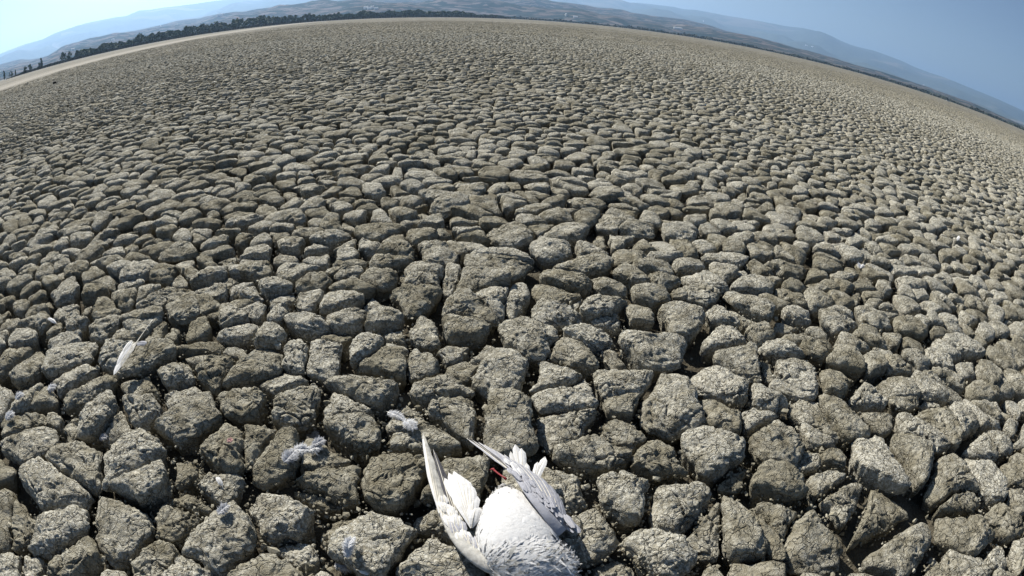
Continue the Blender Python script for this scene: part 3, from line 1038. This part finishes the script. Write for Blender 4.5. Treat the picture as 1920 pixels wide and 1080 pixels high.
def feather(root, tip, width, up=UPV, bend=0.0, sweep=0.0, shape='round', seed=0, edge_dark=False, camber=0.22, nseg=9):
    """One vane with a raised shaft. Slots: 0 vane, 1 shaft, 2 darker trailing vane or tip."""
    r = random.Random(seed)
    mb = MB()
    ax = tip - root
    Ln = ax.length
    ax = ax.normalized()
    side = ax.cross(up).normalized()
    nrm = side.cross(ax).normalized()
    offs = (-1, -0.55, 0, 0.7, 1.35)
    wsum = width / 2.35
    vv, uu = [], []
    cent = []
    for k in range(nseg + 1):
        t = k / nseg
        c = root + ax * (Ln * t) + nrm * (bend * 4 * t * (1 - t)) + side * (sweep * t * t)
        cent.append(c)
        if shape == 'round':
            wv = min(1.0, 0.22 + 2.6 * t) * (math.sqrt(max(0.0, 1 - ((t - 0.72) / 0.28) ** 2)) if t > 0.72 else 1)
        else:
            wv = min(1.0, 0.35 + 2.2 * t) * max(0.0, 1 - t) ** 0.42 if t > 0.3 else min(1.0, 0.35 + 2.2 * t) * 0.7 ** 0.42
        wv = max(wv, 0.03)
        for i, o in enumerate(offs):
            j = 1 + (r.uniform(-0.14, 0.10) if i in (0, 4) else 0)
            vv.append(c + side * (o * wv * wsum * j) - nrm * (camber * wsum * (o * wv) ** 2) + nrm * r.uniform(-0.0004, 0.0004))
            uu.append((0.5 + o * 0.36, t * Ln * 8))
    fs, ms = [], []
    for k in range(nseg):
        for i in range(4):
            q = k * 5 + i
            mb.add([vv[q], vv[q + 1], vv[q + 6], vv[q + 5]], [(0, 1, 2, 3)], 2 if (edge_dark and (i >= 2 or k >= nseg - 1)) else 0, [uu[q], uu[q + 1], uu[q + 6], uu[q + 5]])
    for k in range(nseg):
        h = 0.0011 * (1 - k / nseg) + 0.0003
        h2 = 0.0011 * (1 - (k + 1) / nseg) + 0.0003
        a, b_ = cent[k], cent[k + 1]
        mb.add([a - side * h, a + nrm * h * 1.3, a + side * h, b_ - side * h2, b_ + nrm * h2 * 1.3, b_ + side * h2], [(0, 1, 4, 3), (1, 2, 5, 4)], 1)
    return mb


def tube(mb, pts, rad, n=8, mat=0, flat=1.0, up=UPV):
    rings = []
    for k, p in enumerate(pts):
        d = (pts[min(k + 1, len(pts) - 1)] - pts[max(k - 1, 0)]).normalized()
        s_ = d.cross(up)
        s_ = s_.normalized() if s_.length > 1e-5 else Vector((1, 0, 0))
        u_ = s_.cross(d).normalized()
        rings.append([p + s_ * (rad[k] * math.cos(a * 2 * math.pi / n)) + u_ * (rad[k] * flat * math.sin(a * 2 * math.pi / n)) for a in range(n)])
    v = [q for rr_ in rings for q in rr_]
    f = []
    for k in range(len(pts) - 1):
        for a in range(n):
            b_ = (a + 1) % n
            f.append((k * n + a, k * n + b_, (k + 1) * n + b_, (k + 1) * n + a))
    f.append(tuple(range(n))[::-1])
    f.append(tuple((len(pts) - 1) * n + a for a in range(n)))
    mb.add(v, f, mat)


def curve_pts(ctrl, n):
    """Catmull-Rom through control points."""
    c = [ctrl[0] * 2 - ctrl[1]] + list(ctrl) + [ctrl[-1] * 2 - ctrl[-2]]
    out = []
    m_ = len(ctrl) - 1
    for k in range(n + 1):
        t = k / n * m_
        i = min(int(t), m_ - 1)
        u = t - i
        p0, p1, p2, p3 = c[i:i + 4]
        out.append(0.5 * ((2 * p1) + (p2 - p0) * u + (2 * p0 - 5 * p1 + 4 * p2 - p3) * u * u + (3 * p1 - p0 - 3 * p2 + p3) * u ** 3))
    return out


# ------------------------------------------------------------------ the dead gull, on its back with the wings thrown up
BC = Vector((0.036, 0.753, 0.036))          # middle of the body
AX = Vector((-0.22, 0.975, 0.0)).normalized()   # breast towards tail
SX = Vector((0.975, 0.22, 0.0)).normalized()
gull = link('dead_gull', None)
gull.location = (BC.x, BC.y, -0.03)
gull.empty_display_size = 0.1
tag(gull, 'dead white gull lying on its back with both wings stretched up', 'gull')
GO = Vector(gull.location)


def gpart(mb, name, mats, parent=gull):
    """Builds a part given in place coordinates as a child of the gull."""
    mb.v = [tuple(Vector(p) - GO) for p in mb.v]
    return mb.build(name, mats, parent)


HEAD = Vector((0.114, 0.668, 0.028)) - BC
NECK = Vector((0.076, 0.672, 0.032)) - BC


def body_sdf(p):
    a = p @ np.array(AX)
    s_ = p @ np.array(SX)
    z = p[:, 2]
    tap = 1.0 - 0.22 * np.clip(a / 0.13, -1, 1) - 0.10 * np.clip(a / 0.13, 0, 1) ** 2
    k = np.sqrt((a / 0.130) ** 2 + (s_ / (0.082 * tap)) ** 2 + (z / (0.047 * (0.6 + 0.4 * tap))) ** 2)
    d1 = (k - 1) * 0.055
    d2 = np.linalg.norm((p - np.array(HEAD)) * np.array([1, 1, 1.05]), axis=1) - 0.034
    d3 = np.linalg.norm(p - np.array(NECK), axis=1) - 0.040
    d = d1
    for e in (d2, d3):
        h = np.clip(0.5 + 0.5 * (e - d) / 0.022, 0, 1)
        d = e * (1 - h) + d * h - 0.022 * h * (1 - h)
    return d


def body_surface(dirs):
    lo, hi = np.full(len(dirs), 0.012), np.full(len(dirs), 0.30)
    for _ in range(30):
        m_ = (lo + hi) / 2
        ins = body_sdf(dirs * m_[:, None]) < 0
        lo, hi = np.where(ins, m_, lo), np.where(ins, hi, m_)
    return dirs * lo[:, None]


bmb = bmesh.new()
bmesh.ops.create_icosphere(bmb, subdivisions=5, radius=1.0)
dirs = np.array([v.co[:] for v in bmb.verts])
btri = np.array([[v.index for v in f.verts] for f in bmb.faces])
bmb.free()
bp_ = body_surface(dirs / np.linalg.norm(dirs, axis=1)[:, None])
bp_ = bp_ + dirs * (0.0028 * fbm(bp_[:, 0] * 70, bp_[:, 1] * 40, bp_[:, 2] * 70, 3, 400))[:, None]
body = link('body', mesh_np('body', bp_ + np.array(BC - GO), [btri], F_WHITE, True), gull)

# overlapping body feathers, ruffled at the breast and round the head
r = np.random.default_rng(21)
npl = 8500
dv = r.normal(0, 1, (npl * 2, 3))
dv[:, 2] = np.abs(dv[:, 2]) - 0.28
dv /= np.linalg.norm(dv, axis=1)[:, None]
dv = dv[:npl]
ps = body_surface(dv)
eps = 0.002
gr = np.stack([body_sdf(ps + np.eye(3)[k] * eps) - body_sdf(ps - np.eye(3)[k] * eps) for k in range(3)], 1)
gr /= np.linalg.norm(gr, axis=1)[:, None] + 1e-9
mb = MB()
brown_spots = [at(996, 1008, 0.09) - BC, at(932, 938, 0.09) - BC, at(925, 978, 0.09) - BC, at(1022, 998, 0.085) - BC, at(905, 945, 0.07) - BC]
for k in range(npl):
    p, n_ = Vector(ps[k]), Vector(gr[k])
    al = p.dot(AX)
    ruff = min(1.0, max(0.0, (-al - 0.045) / 0.05)) + (0.6 if (p - HEAD).length < 0.05 else 0)
    if ruff < 0.2 and p.z > 0.012 and r.random() < 0.45:
        continue
    fl = AX + Vector(r.normal(0, 0.25 + 0.55 * min(ruff, 1), 3))
    if ruff > 0.3:
        fl = fl * 0.35 + SX * 0.75 - AX * 0.45 * r.uniform(0, 1.6) + Vector((0, 0, 0.12))
    d = fl - n_ * fl.dot(n_)
    if d.length < 1e-3:
        continue
    d.normalize()
    lift = r.uniform(0.0, 0.06) + ruff * r.uniform(0.0, 0.18)
    d = (d * math.cos(lift) + n_ * math.sin(lift)).normalized()
    sd = d.cross(n_).normalized()
    Ln = r.uniform(0.014, 0.026) * (1 + 0.7 * min(ruff, 1))
    wd = Ln * (r.uniform(0.04, 0.10) if ruff > 0.3 else r.uniform(0.14, 0.26))
    mt = 0
    for bs in brown_spots:
        if (p - bs).length < 0.010 and r.random() < 0.7:
            mt, wd = 2, wd * 0.45
    if mt == 0 and (al < -0.075 or p.z < -0.01) and r.random() < 0.15:
        mt = 1
    if (p - (at(1053, 1034, 0.045) - BC)).length < 0.017:
        mt = 3
    c0, c1, c2 = p + BC - n_ * 0.001, p + BC + d * Ln * 0.55 + n_ * 0.0008, p + BC + d * Ln - n_ * Ln * r.uniform(0.02, 0.16)
    vs_ = [c0 - sd * wd * 0.5, c0 + sd * wd * 0.5, c1 + sd * wd, c1 - sd * wd, c2 + sd * wd * 0.25, c2 - sd * wd * 0.25]
    mb.add(vs_, [(0, 1, 2, 3), (3, 2, 4, 5)], mt, [(0.2, 0), (0.8, 0), (0.9, Ln * 4), (0.1, Ln * 4), (0.6, Ln * 8), (0.4, Ln * 8)])
pl = gpart(mb, 'plumage', [F_WHITE, F_SOIL, F_STAIN, F_DARK], body)
pl['kind'] = 'stuff'


def wing(name, arm, rad, mats):
    mb = MB()
    pts = curve_pts(arm, 16)
    rr_ = [np.interp(k / 16, np.linspace(0, 1, len(rad)), rad) for k in range(17)]
    tube(mb, pts, rr_, 12, 0, 0.55)
    return gpart(mb, name, mats), pts


# wing thrown up on the left side: white edge feathers, dark inner ones, white fan
lw, lpts = wing('wing', [at(985, 1074, 0.030), at(918, 1058, 0.040), at(866, 1018, 0.043), at(833, 965, 0.036), at(812, 905, 0.024)], [0.022, 0.021, 0.016, 0.010, 0.005], [F_SOIL])
lw['label'] = 'wing lying along the left with a dark grey inner band'
k = 0
for (rx, ry), (tx, ty), wd, zt, mt in [
        ((872, 990), (846, 930), 0.022, 0.016, 'd'), ((868, 984), (838, 910), 0.024, 0.018, 'd'), ((863, 976), (830, 892), 0.024, 0.020, 'd'),
        ((858, 968), (822, 874), 0.024, 0.022, 'd'), ((852, 960), (815, 856), 0.023, 0.024, 'd'), ((846, 954), (809, 842), 0.021, 0.026, 'd'),
        ((838, 984), (807, 862), 0.022, 0.027, 'w'), ((832, 976), (802, 844), 0.024, 0.029, 'w'), ((825, 962), (796, 828), 0.025, 0.030, 'w'), ((818, 940), (790, 812), 0.024, 0.030, 'w')]:
    f = feather(at(rx, ry, 0.036 if mt == 'd' else 0.040), at(tx, ty, zt), wd, UPV if mt == 'w' else (UPV + SX * 0.25), 0.006, 0.004, 'point', 500 + k, edge_dark=(mt == 'w'))
    gpart(f, 'primary_feather', [F_DARK, F_SHAFT, F_DARK] if mt == 'd' else [F_WHITE, F_SHAFT, F_SOIL], lw)
    k += 1
for (tx, ty), z in [((833, 896), 0.034), ((841, 886), 0.038), ((851, 883), 0.041), ((862, 890), 0.043), ((873, 898), 0.044), ((882, 908), 0.045), ((889, 925), 0.046), ((894, 948), 0.048)]:
    f = feather(at(884, 990, 0.043), at(tx, ty, z), 0.024, UPV, 0.010, 0.0, 'round', 520 + k)
    gpart(f, 'secondary_feather', [F_WHITE, F_SHAFT, F_WHITE], lw)
    k += 1
rr3 = random.Random(8)
for q in range(44):
    t = q / 43
    p = lpts[int(t * 14)]
    side_ = SX * rr3.uniform(-0.010, 0.016)
    p0 = p + side_ + Vector((0, 0, 0.007 - abs(side_.length) * 0.2))
    d = (Vector((-0.40, 0.9, 0)) + SX * rr3.uniform(-0.12, 0.45) * (1 - t * 0.5)).normalized()
    Ln = rr3.uniform(0.040, 0.062) * (1.0 - 0.25 * t)
    f = feather(p0, p0 + d * Ln + Vector((0, 0, -0.004)), rr3.uniform(0.012, 0.018), UPV, 0.004, 0, 'round', 560 + q, nseg=5)
    gpart(f, 'covert_feather', [F_GREY if rr3.random() < 0.22 else F_WHITE, F_SHAFT, F_WHITE], lw)

# wing folded over the right side: pale grey back feathers and long narrow primaries
rw, rpts = wing('wing', [at(1052, 1000, 0.050), at(1022, 962, 0.078), at(990, 925, 0.084), at(960, 884, 0.070), at(925, 850, 0.045)], [0.016, 0.011, 0.007, 0.005, 0.003], [F_GREY])
rw['label'] = 'folded pale grey wing with long narrow tip feathers'
k = 0
for (rx, ry), (tx, ty), wd, z0, z1 in [
        ((1052, 985), (1036, 918), 0.030, 0.050, 0.028), ((1050, 980), (1024, 903), 0.030, 0.054, 0.030), ((1046, 975), (1010, 891), 0.030, 0.058, 0.032), ((1040, 968), (996, 882), 0.030, 0.062, 0.034),
        ((1034, 962), (982, 872), 0.028, 0.066, 0.036), ((1028, 956), (968, 864), 0.028, 0.069, 0.038), ((1020, 950), (954, 857), 0.026, 0.072, 0.040), ((1012, 944), (940, 850), 0.025, 0.075, 0.042)]:
    f = feather(at(rx, ry, z0), at(tx, ty, z1), wd, UPV + SX * 0.35, 0.010, -0.004, 'round', 600 + k)
    gpart(f, 'secondary_feather', [F_GREY, F_SHAFT, F_GREY], rw)
    k += 1
for (rx, ry), (tx, ty), wd, z0, z1 in [
        ((990, 915), (944, 852), 0.024, 0.068, 0.040), ((984, 910), (930, 846), 0.024, 0.070, 0.040), ((978, 905), (919, 840), 0.023, 0.071, 0.040),
        ((972, 898), (907, 834), 0.022, 0.072, 0.039), ((964, 891), (896, 829), 0.021, 0.073, 0.038), ((957, 884), (884, 825), 0.019, 0.073, 0.037), ((950, 878), (872, 821), 0.016, 0.073, 0.036)]:
    f = feather(at(rx, ry, z0), at(tx, ty, z1), wd, UPV + SX * 0.2, 0.004, 0.002, 'point', 620 + k, edge_dark=(k >= 13))
    gpart(f, 'primary_feather', [F_GREY, F_SHAFT, F_DARK], rw)
    k += 1
for q in range(40):
    t = q / 39
    p = rpts[int(t * 13)]
    o_ = rr3.uniform(-0.010, 0.046) * (1 - 0.55 * t)
    p0 = p + SX * o_ + Vector((0, 0, 0.005 - 0.35 * max(o_, 0)))
    d = (Vector((-0.46, 0.88, -0.10)) + SX * rr3.uniform(-0.15, 0.2)).normalized()
    Ln = rr3.uniform(0.034, 0.055) * (1.0 - 0.3 * t)
    f = feather(p0, p0 + d * Ln, rr3.uniform(0.014, 0.020), UPV + SX * 0.35, 0.0015, 0, 'round', 660 + q, nseg=5)
    gpart(f, 'covert_feather', [F_WHITE if t > 0.85 else F_GREY, F_GREY, F_GREY], rw)

# tail feathers showing past the folded wing
for q, ((rx, ry), (tx, ty), wd) in enumerate([((975, 905), (957, 846), 0.018), ((978, 903), (966, 833), 0.022), ((982, 905), (977, 840), 0.020), ((990, 915), (987, 868), 0.014), ((1000, 905), (1008, 866), 0.015), ((998, 910), (1022, 856), 0.019)]):
    f = feather(at(rx, ry, 0.022), at(tx, ty, 0.030), wd, UPV + SX * (0.2 - 0.1 * q), 0.003, 0, 'round', 700 + q, nseg=7)
    gpart(f, 'tail_feather', [F_WHITE, F_SHAFT, F_WHITE])

# the red leg, folded against the vent
for q, pts in enumerate(([at(950, 899, 0.058), at(943, 894, 0.060), at(933, 887, 0.050), at(926, 881, 0.042)],)):
    mb = MB()
    tube(mb, curve_pts(pts, 8), [0.0034, 0.0030, 0.0024, 0.0020, 0.0021, 0.0022, 0.0022, 0.0024, 0.0022], 7)
    e = pts[-1]
    for j in range(3):
        dirj = Vector((-0.75 + 0.35 * j, 0.35 + 0.25 * j, -0.15)).normalized()
        tube(mb, curve_pts([e, e + dirj * 0.006, e + dirj * 0.011 + Vector((0, 0, -0.004))], 4), [0.0022, 0.0019, 0.0017, 0.0013, 0.0006], 6)
    w1 = [e + Vector((-0.75 + 0.35 * j, 0.35 + 0.25 * j, -0.15)).normalized() * 0.009 for j in range(3)]
    mb.add([e] + w1, [(0, 1, 2), (0, 2, 3)])
    gpart(mb, 'leg', [M_LEG])


# ------------------------------------------------------------------ loose feathers and down on the clods
def downy(name, label, px, py, ang, length, spread, mat, barbs=70, lift=0.3, group=None, cat='feather', up_off=0.012, seed=0, z=None):
    """A soft body feather: a thin curved quill with long loose barbs."""
    r = random.Random(seed * 31 + 5)
    length, spread = length * 1.35, spread * 1.5
    p0 = on_ground(px, py) if z is None else at(px, py, z)
    p0 = p0 + Vector((0, 0, up_off))
    d = Vector((math.cos(ang), math.sin(ang), 0))
    sd = Vector((-d.y, d.x, 0))
    ctrl = [-d * length * 0.5, sd * length * r.uniform(-0.12, 0.12) + Vector((0, 0, length * lift * 0.5)), d * length * 0.5 + Vector((0, 0, length * lift * 0.35))]
    q = curve_pts([Vector(c) for c in ctrl], 12)
    mb = MB()
    tube(mb, q, [0.0007 * (1 - k / 14) for k in range(13)], 5, 1)
    mv = MB()
    for k in range(barbs * 8):
        t = r.uniform(0.08, 1.0)
        i = min(int(t * 12), 11)
        b0 = q[i].lerp(q[i + 1], t * 12 - i)
        sg = 1 if k % 2 else -1
        env = math.sin(min(1, t * 1.1 + 0.12) * math.pi * 0.86) ** 0.7
        bd_ = (d * r.uniform(0.25, 0.9) + sd * sg * r.uniform(0.5, 1.0) + Vector((0, 0, r.uniform(-0.25, 0.6)))).normalized()
        Lb = spread * env * r.uniform(0.6, 1.15)
        cu = Vector((r.uniform(-1, 1), r.uniform(-1, 1), r.uniform(-1.0, 0.4))) * Lb * 0.28
        wv = bd_.cross(Vector((r.uniform(-0.4, 0.4), r.uniform(-0.4, 0.4), 1))).normalized() * r.uniform(0.0006, 0.0013)
        m1, m2 = b0 + bd_ * Lb * 0.5, b0 + bd_ * Lb + cu
        mv.add([b0 - wv, b0 + wv, m1 + wv * 0.9, m1 - wv * 0.9, m2 + wv * 0.2, m2 - wv * 0.2], [(0, 1, 2, 3), (3, 2, 4, 5)], 0)
    root = link(name, None)
    root.location = p0
    root.empty_display_size = 0.02
    mb.build('quill', [F_SHAFT, F_SHAFT], root)
    mv.build('barbs', [mat], root)
    tag(root, label, cat, group)
    return root


def flat_feather(name, label, p_root, p_tip, width, mats, bend=0.004, seed=0, sweep=0.0, shape='round', bare=0.2):
    d = (p_tip - p_root)
    root = link(name, None)
    root.location = p_root
    root.empty_display_size = 0.02
    mb = feather(d * bare, d, width, UPV, bend, sweep, shape, seed)
    mb.build('vane', mats, root)
    q = MB()
    tube(q, curve_pts([Vector((0, 0, 0)), d * bare * 0.6 + Vector((0, 0, 0.001)), d * (bare + 0.08) + Vector((0, 0, bend * 0.5))], 6), [0.0009] * 7, 6)
    q.build('quill', [F_SHAFT], root)
    tag(root, label, 'feather')
    return root


W3 = [F_WHITE, F_SHAFT, F_WHITE]
downy('down_feather', 'upper pale grey curl of down on the broad clod left of the gull', 585, 822, -0.4, 0.035, 0.014, F_DOWN, 90, seed=1)
downy('down_feather', 'grey down curl at the shaded edge of the broad clod', 596, 838, 0.8, 0.026, 0.012, F_DOWNG, 80, seed=2)
downy('down_feather', 'white tuft in the middle of the down on the clod edge', 563, 852, 0.2, 0.034, 0.014, F_DOWN, 100, seed=3)
downy('down_feather', 'white tuft at the right end of the row of down', 590, 850, 0.5, 0.028, 0.013, F_DOWN, 90, seed=4)
downy('down_feather', 'lowest grey white puff of down hanging on the clod edge', 542, 866, 1.2, 0.030, 0.015, F_DOWNG, 100, seed=5)
flat_feather('body_feather', 'white curled feather tip between the tufts of down', on_ground(556, 858) + Vector((0, 0, 0.004)), on_ground(545, 846) + Vector((0, 0, 0.010)), 0.012, W3, 0.004, 6)
downy('down_feather', 'long wispy white plume lying on the clod above the left wing tip', 742, 787, -0.55, 0.050, 0.010, F_DOWN, 90, lift=0.12, seed=7)
downy('down_feather', 'dense white tuft beside the tip of the left wing', 768, 803, -0.9, 0.036, 0.013, F_DOWN, 150, lift=0.25, seed=8)
flat_feather('body_feather', 'small bright white feather standing on the clod at lower left', on_ground(420, 918) + Vector((0, 0, 0.002)), on_ground(408, 900) + Vector((0, 0, 0.012)), 0.013, W3, 0.004, 9)
downy('down_feather', 'faint grey puff on the rim of the clod at lower left', 420, 964, 1.1, 0.026, 0.011, F_DOWNG, 70, seed=10)
downy('down_feather', 'upright wisp of white down left of the gull at the bottom', 658, 1040, 1.5, 0.036, 0.010, F_DOWN, 100, lift=0.9, seed=11)
downy('down_feather', 'white matted tuft at the bottom edge left of the gull', 645, 1066, 0.3, 0.034, 0.014, F_DOWN, 140, seed=12)
flat_feather('body_feather', 'white feather lying flat at the bottom edge below the matted tuft', on_ground(668, 1070) + Vector((0, 0, 0.003)), on_ground(694, 1077) + Vector((0, 0, 0.004)), 0.012, W3, 0.003, 13)
flat_feather('body_feather', 'single white feather on a small clod near the left edge', on_ground(110, 611) + Vector((0, 0, 0.004)), on_ground(91, 600) + Vector((0, 0, 0.010)), 0.022, W3, 0.004, 14)
downy('down_feather', 'round white puff in the dark crack at left', 98, 734, 0.4, 0.028, 0.014, F_DOWN, 120, seed=15)
downy('down_feather', 'white puff in the crack at the far left, the upper of two', 38, 751, 1.2, 0.026, 0.013, F_DOWN, 110, seed=16)
downy('down_feather', 'white puff in the crack at the far left, the lower of two', 20, 788, 1.4, 0.028, 0.014, F_DOWN, 110, seed=17)
downy('down_feather', 'small grey puff in the crack between two big clods at left', 195, 827, 0.2, 0.020, 0.010, F_DOWNG, 70, seed=18)
downy('petal_scrap', 'tiny pink scrap of fluff on the broad clod left of the gull', 432, 833, 0.7, 0.012, 0.006, F_PINK, 50, cat='fluff', seed=19)
flat_feather('body_feather', 'white feather standing upright among the clods at far right', on_ground(1793, 454) + Vector((0, 0, 0.0)), on_ground(1793, 454) + Vector((0.012, 0.0, 0.055)), 0.030, W3, 0.005, 20)
downy('down_feather', 'small white tuft on a rounded clod at right', 1612, 505, 0.9, 0.035, 0.018, F_DOWN, 90, seed=21)

# the wing feather with the long bare bone, on a clod at left
pa, pm, pe = at(286, 600, 0.030), at(253, 646, 0.034), at(214, 706, 0.020)
root = link('wing_bone', None)
root.location = pm
root.empty_display_size = 0.03
mb = MB()
tube(mb, curve_pts([pa - pm, (pa - pm) * 0.5 + Vector((0.004, 0, 0.004)), Vector((0.004, 0, 0.002)), (pe - pm) * 0.2], 12), [0.0022, 0.0015, 0.0014, 0.0014, 0.0015, 0.0016, 0.0018, 0.0024, 0.003, 0.0036, 0.003, 0.002, 0.001], 8)
mb.build('bone', [F_SHAFT], root)
for q, (wd, sh, en, zz) in enumerate([(0.046, (0, 0), 0.98, 0.004), (0.036, (0.008, 0.002), 0.80, 0.008), (0.034, (-0.010, 0.0), 0.72, 0.010), (0.024, (-0.014, 0.004), 0.5, 0.013)]):
    f = feather(Vector((sh[0], sh[1], zz)), (pe - pm) * en + Vector((sh[0], sh[1], zz * 0.6)), wd, UPV, 0.006, 0.003, 'point', 800 + q)
    f.build('feather', [F_WHITE if q != 1 else F_SOIL, F_SHAFT, F_WHITE], root)
f = feather(Vector((0.004, 0, 0.003)), Vector((0.050, 0.012, 0.004)), 0.026, UPV, 0.006, 0.0, 'round', 810)
f.build('feather', [F_GREY, F_SHAFT, F_GREY], root)
tag(root, 'bare wing bone with white feathers hanging from it, on a clod at left', 'bone')

# ------------------------------------------------------------------ far small things on the bed
BOATW, _n, _b = new_mat('white_boat_paint')
_b.inputs['Base Color'].default_value = (0.8, 0.8, 0.78, 1)
_b.inputs['Roughness'].default_value = 0.4
SEATW, _n, _b = new_mat('boat_bench_wood')
_b.inputs['Base Color'].default_value = (0.3, 0.22, 0.14, 1)


def boat(az, D, ln, label):
    root = link('small_boat', None)
    root.location = (D * math.sin(math.radians(az)), D * math.cos(math.radians(az)), -0.02)
    root.rotation_euler = (0.05, 0.12, math.radians(-az + 12))
    bm_ = bmesh.new()
    secs = []
    for k in range(9):
        t = k / 8
        w_ = ln * 0.19 * (1 - max(0, (t - 0.35) / 0.65) ** 2.2) * (0.8 + 0.2 * min(1, t / 0.3)) + 0.01
        sh = ln * (0.15 + 0.07 * t * t)
        row = [(-w_, sh), (-w_ * 0.92, sh * 0.5), (-w_ * 0.55, 0.03 + 0.12 * max(0, t - 0.7)), (0, 0.0 + 0.25 * max(0, t - 0.75)), (w_ * 0.55, 0.03 + 0.12 * max(0, t - 0.7)), (w_ * 0.92, sh * 0.5), (w_, sh)]
        secs.append([bm_.verts.new(((t - 0.5) * ln, a_, b_)) for a_, b_ in row])
    for k in range(8):
        for j in range(6):
            bm_.faces.new((secs[k][j], secs[k][j + 1], secs[k + 1][j + 1], secs[k + 1][j]))
    bm_.faces.new(secs[0])
    me = bpy.data.meshes.new('hull')
    bmesh.ops.recalc_face_normals(bm_, faces=bm_.faces)
    bm_.to_mesh(me)
    bm_.free()
    me.materials.append(BOATW)
    h = link('hull', me, root)
    sm = h.modifiers.new('thickness', 'SOLIDIFY')
    sm.thickness = 0.03
    m = MB()
    for t in (-0.2, 0.1):
        x0, y0, z0 = t * ln, ln * 0.165, ln * 0.12
        m.add([(x0 - 0.1, -y0, z0), (x0 + 0.1, -y0, z0), (x0 + 0.1, y0, z0), (x0 - 0.1, y0, z0), (x0 - 0.1, -y0, z0 + 0.03), (x0 + 0.1, -y0, z0 + 0.03), (x0 + 0.1, y0, z0 + 0.03), (x0 - 0.1, y0, z0 + 0.03)],
              [(0, 3, 2, 1), (4, 5, 6, 7), (0, 1, 5, 4), (1, 2, 6, 5), (2, 3, 7, 6), (3, 0, 4, 7)])
    m.build('bench', [SEATW], root, smooth=False)
    tag(root, label, 'boat')


boat(42.6, 560, 3.4, 'larger white boat-like speck on the dry bed toward the right edge')
boat(32.8, 720, 2.8, 'smaller white boat-like speck far out on the dry bed')

STONE, _n, _b = new_mat('dark_stone')
_b.inputs['Base Color'].default_value = (0.025, 0.023, 0.02, 1)
bm_ = bmesh.new()
bmesh.ops.create_icosphere(bm_, subdivisions=3, radius=1.0)
for v in bm_.verts:
    q = v.co.copy()
    nn = float(fbm(np.array([q.x * 1.4]), np.array([q.y * 1.4]), np.array([q.z * 1.4]), 3, 900)[0])
    v.co = Vector((q.x * 0.12, q.y * 0.09, q.z * 0.08)) * (1 + 0.28 * nn)
me = bpy.data.meshes.new('dark_stone')
bm_.to_mesh(me)
bm_.free()
me.materials.append(STONE)
me.polygons.foreach_set('use_smooth', [True] * len(me.polygons))
p = at(102, 156, 0.03)
tag(link('dark_stone', me, None, p), 'small black stone on the far clods at left below the shore', 'stone')

for hx, hy, hw in ((686, 15.5, 15), (692, 17.0, 12), (698, 15.0, 11), (705, 17.5, 14)):
    house(hx, hy, hw, 9, 6, ROOF_P, 'pale house of the small cluster on the slope above the middle of the wood', group='houses clustered on the slope')
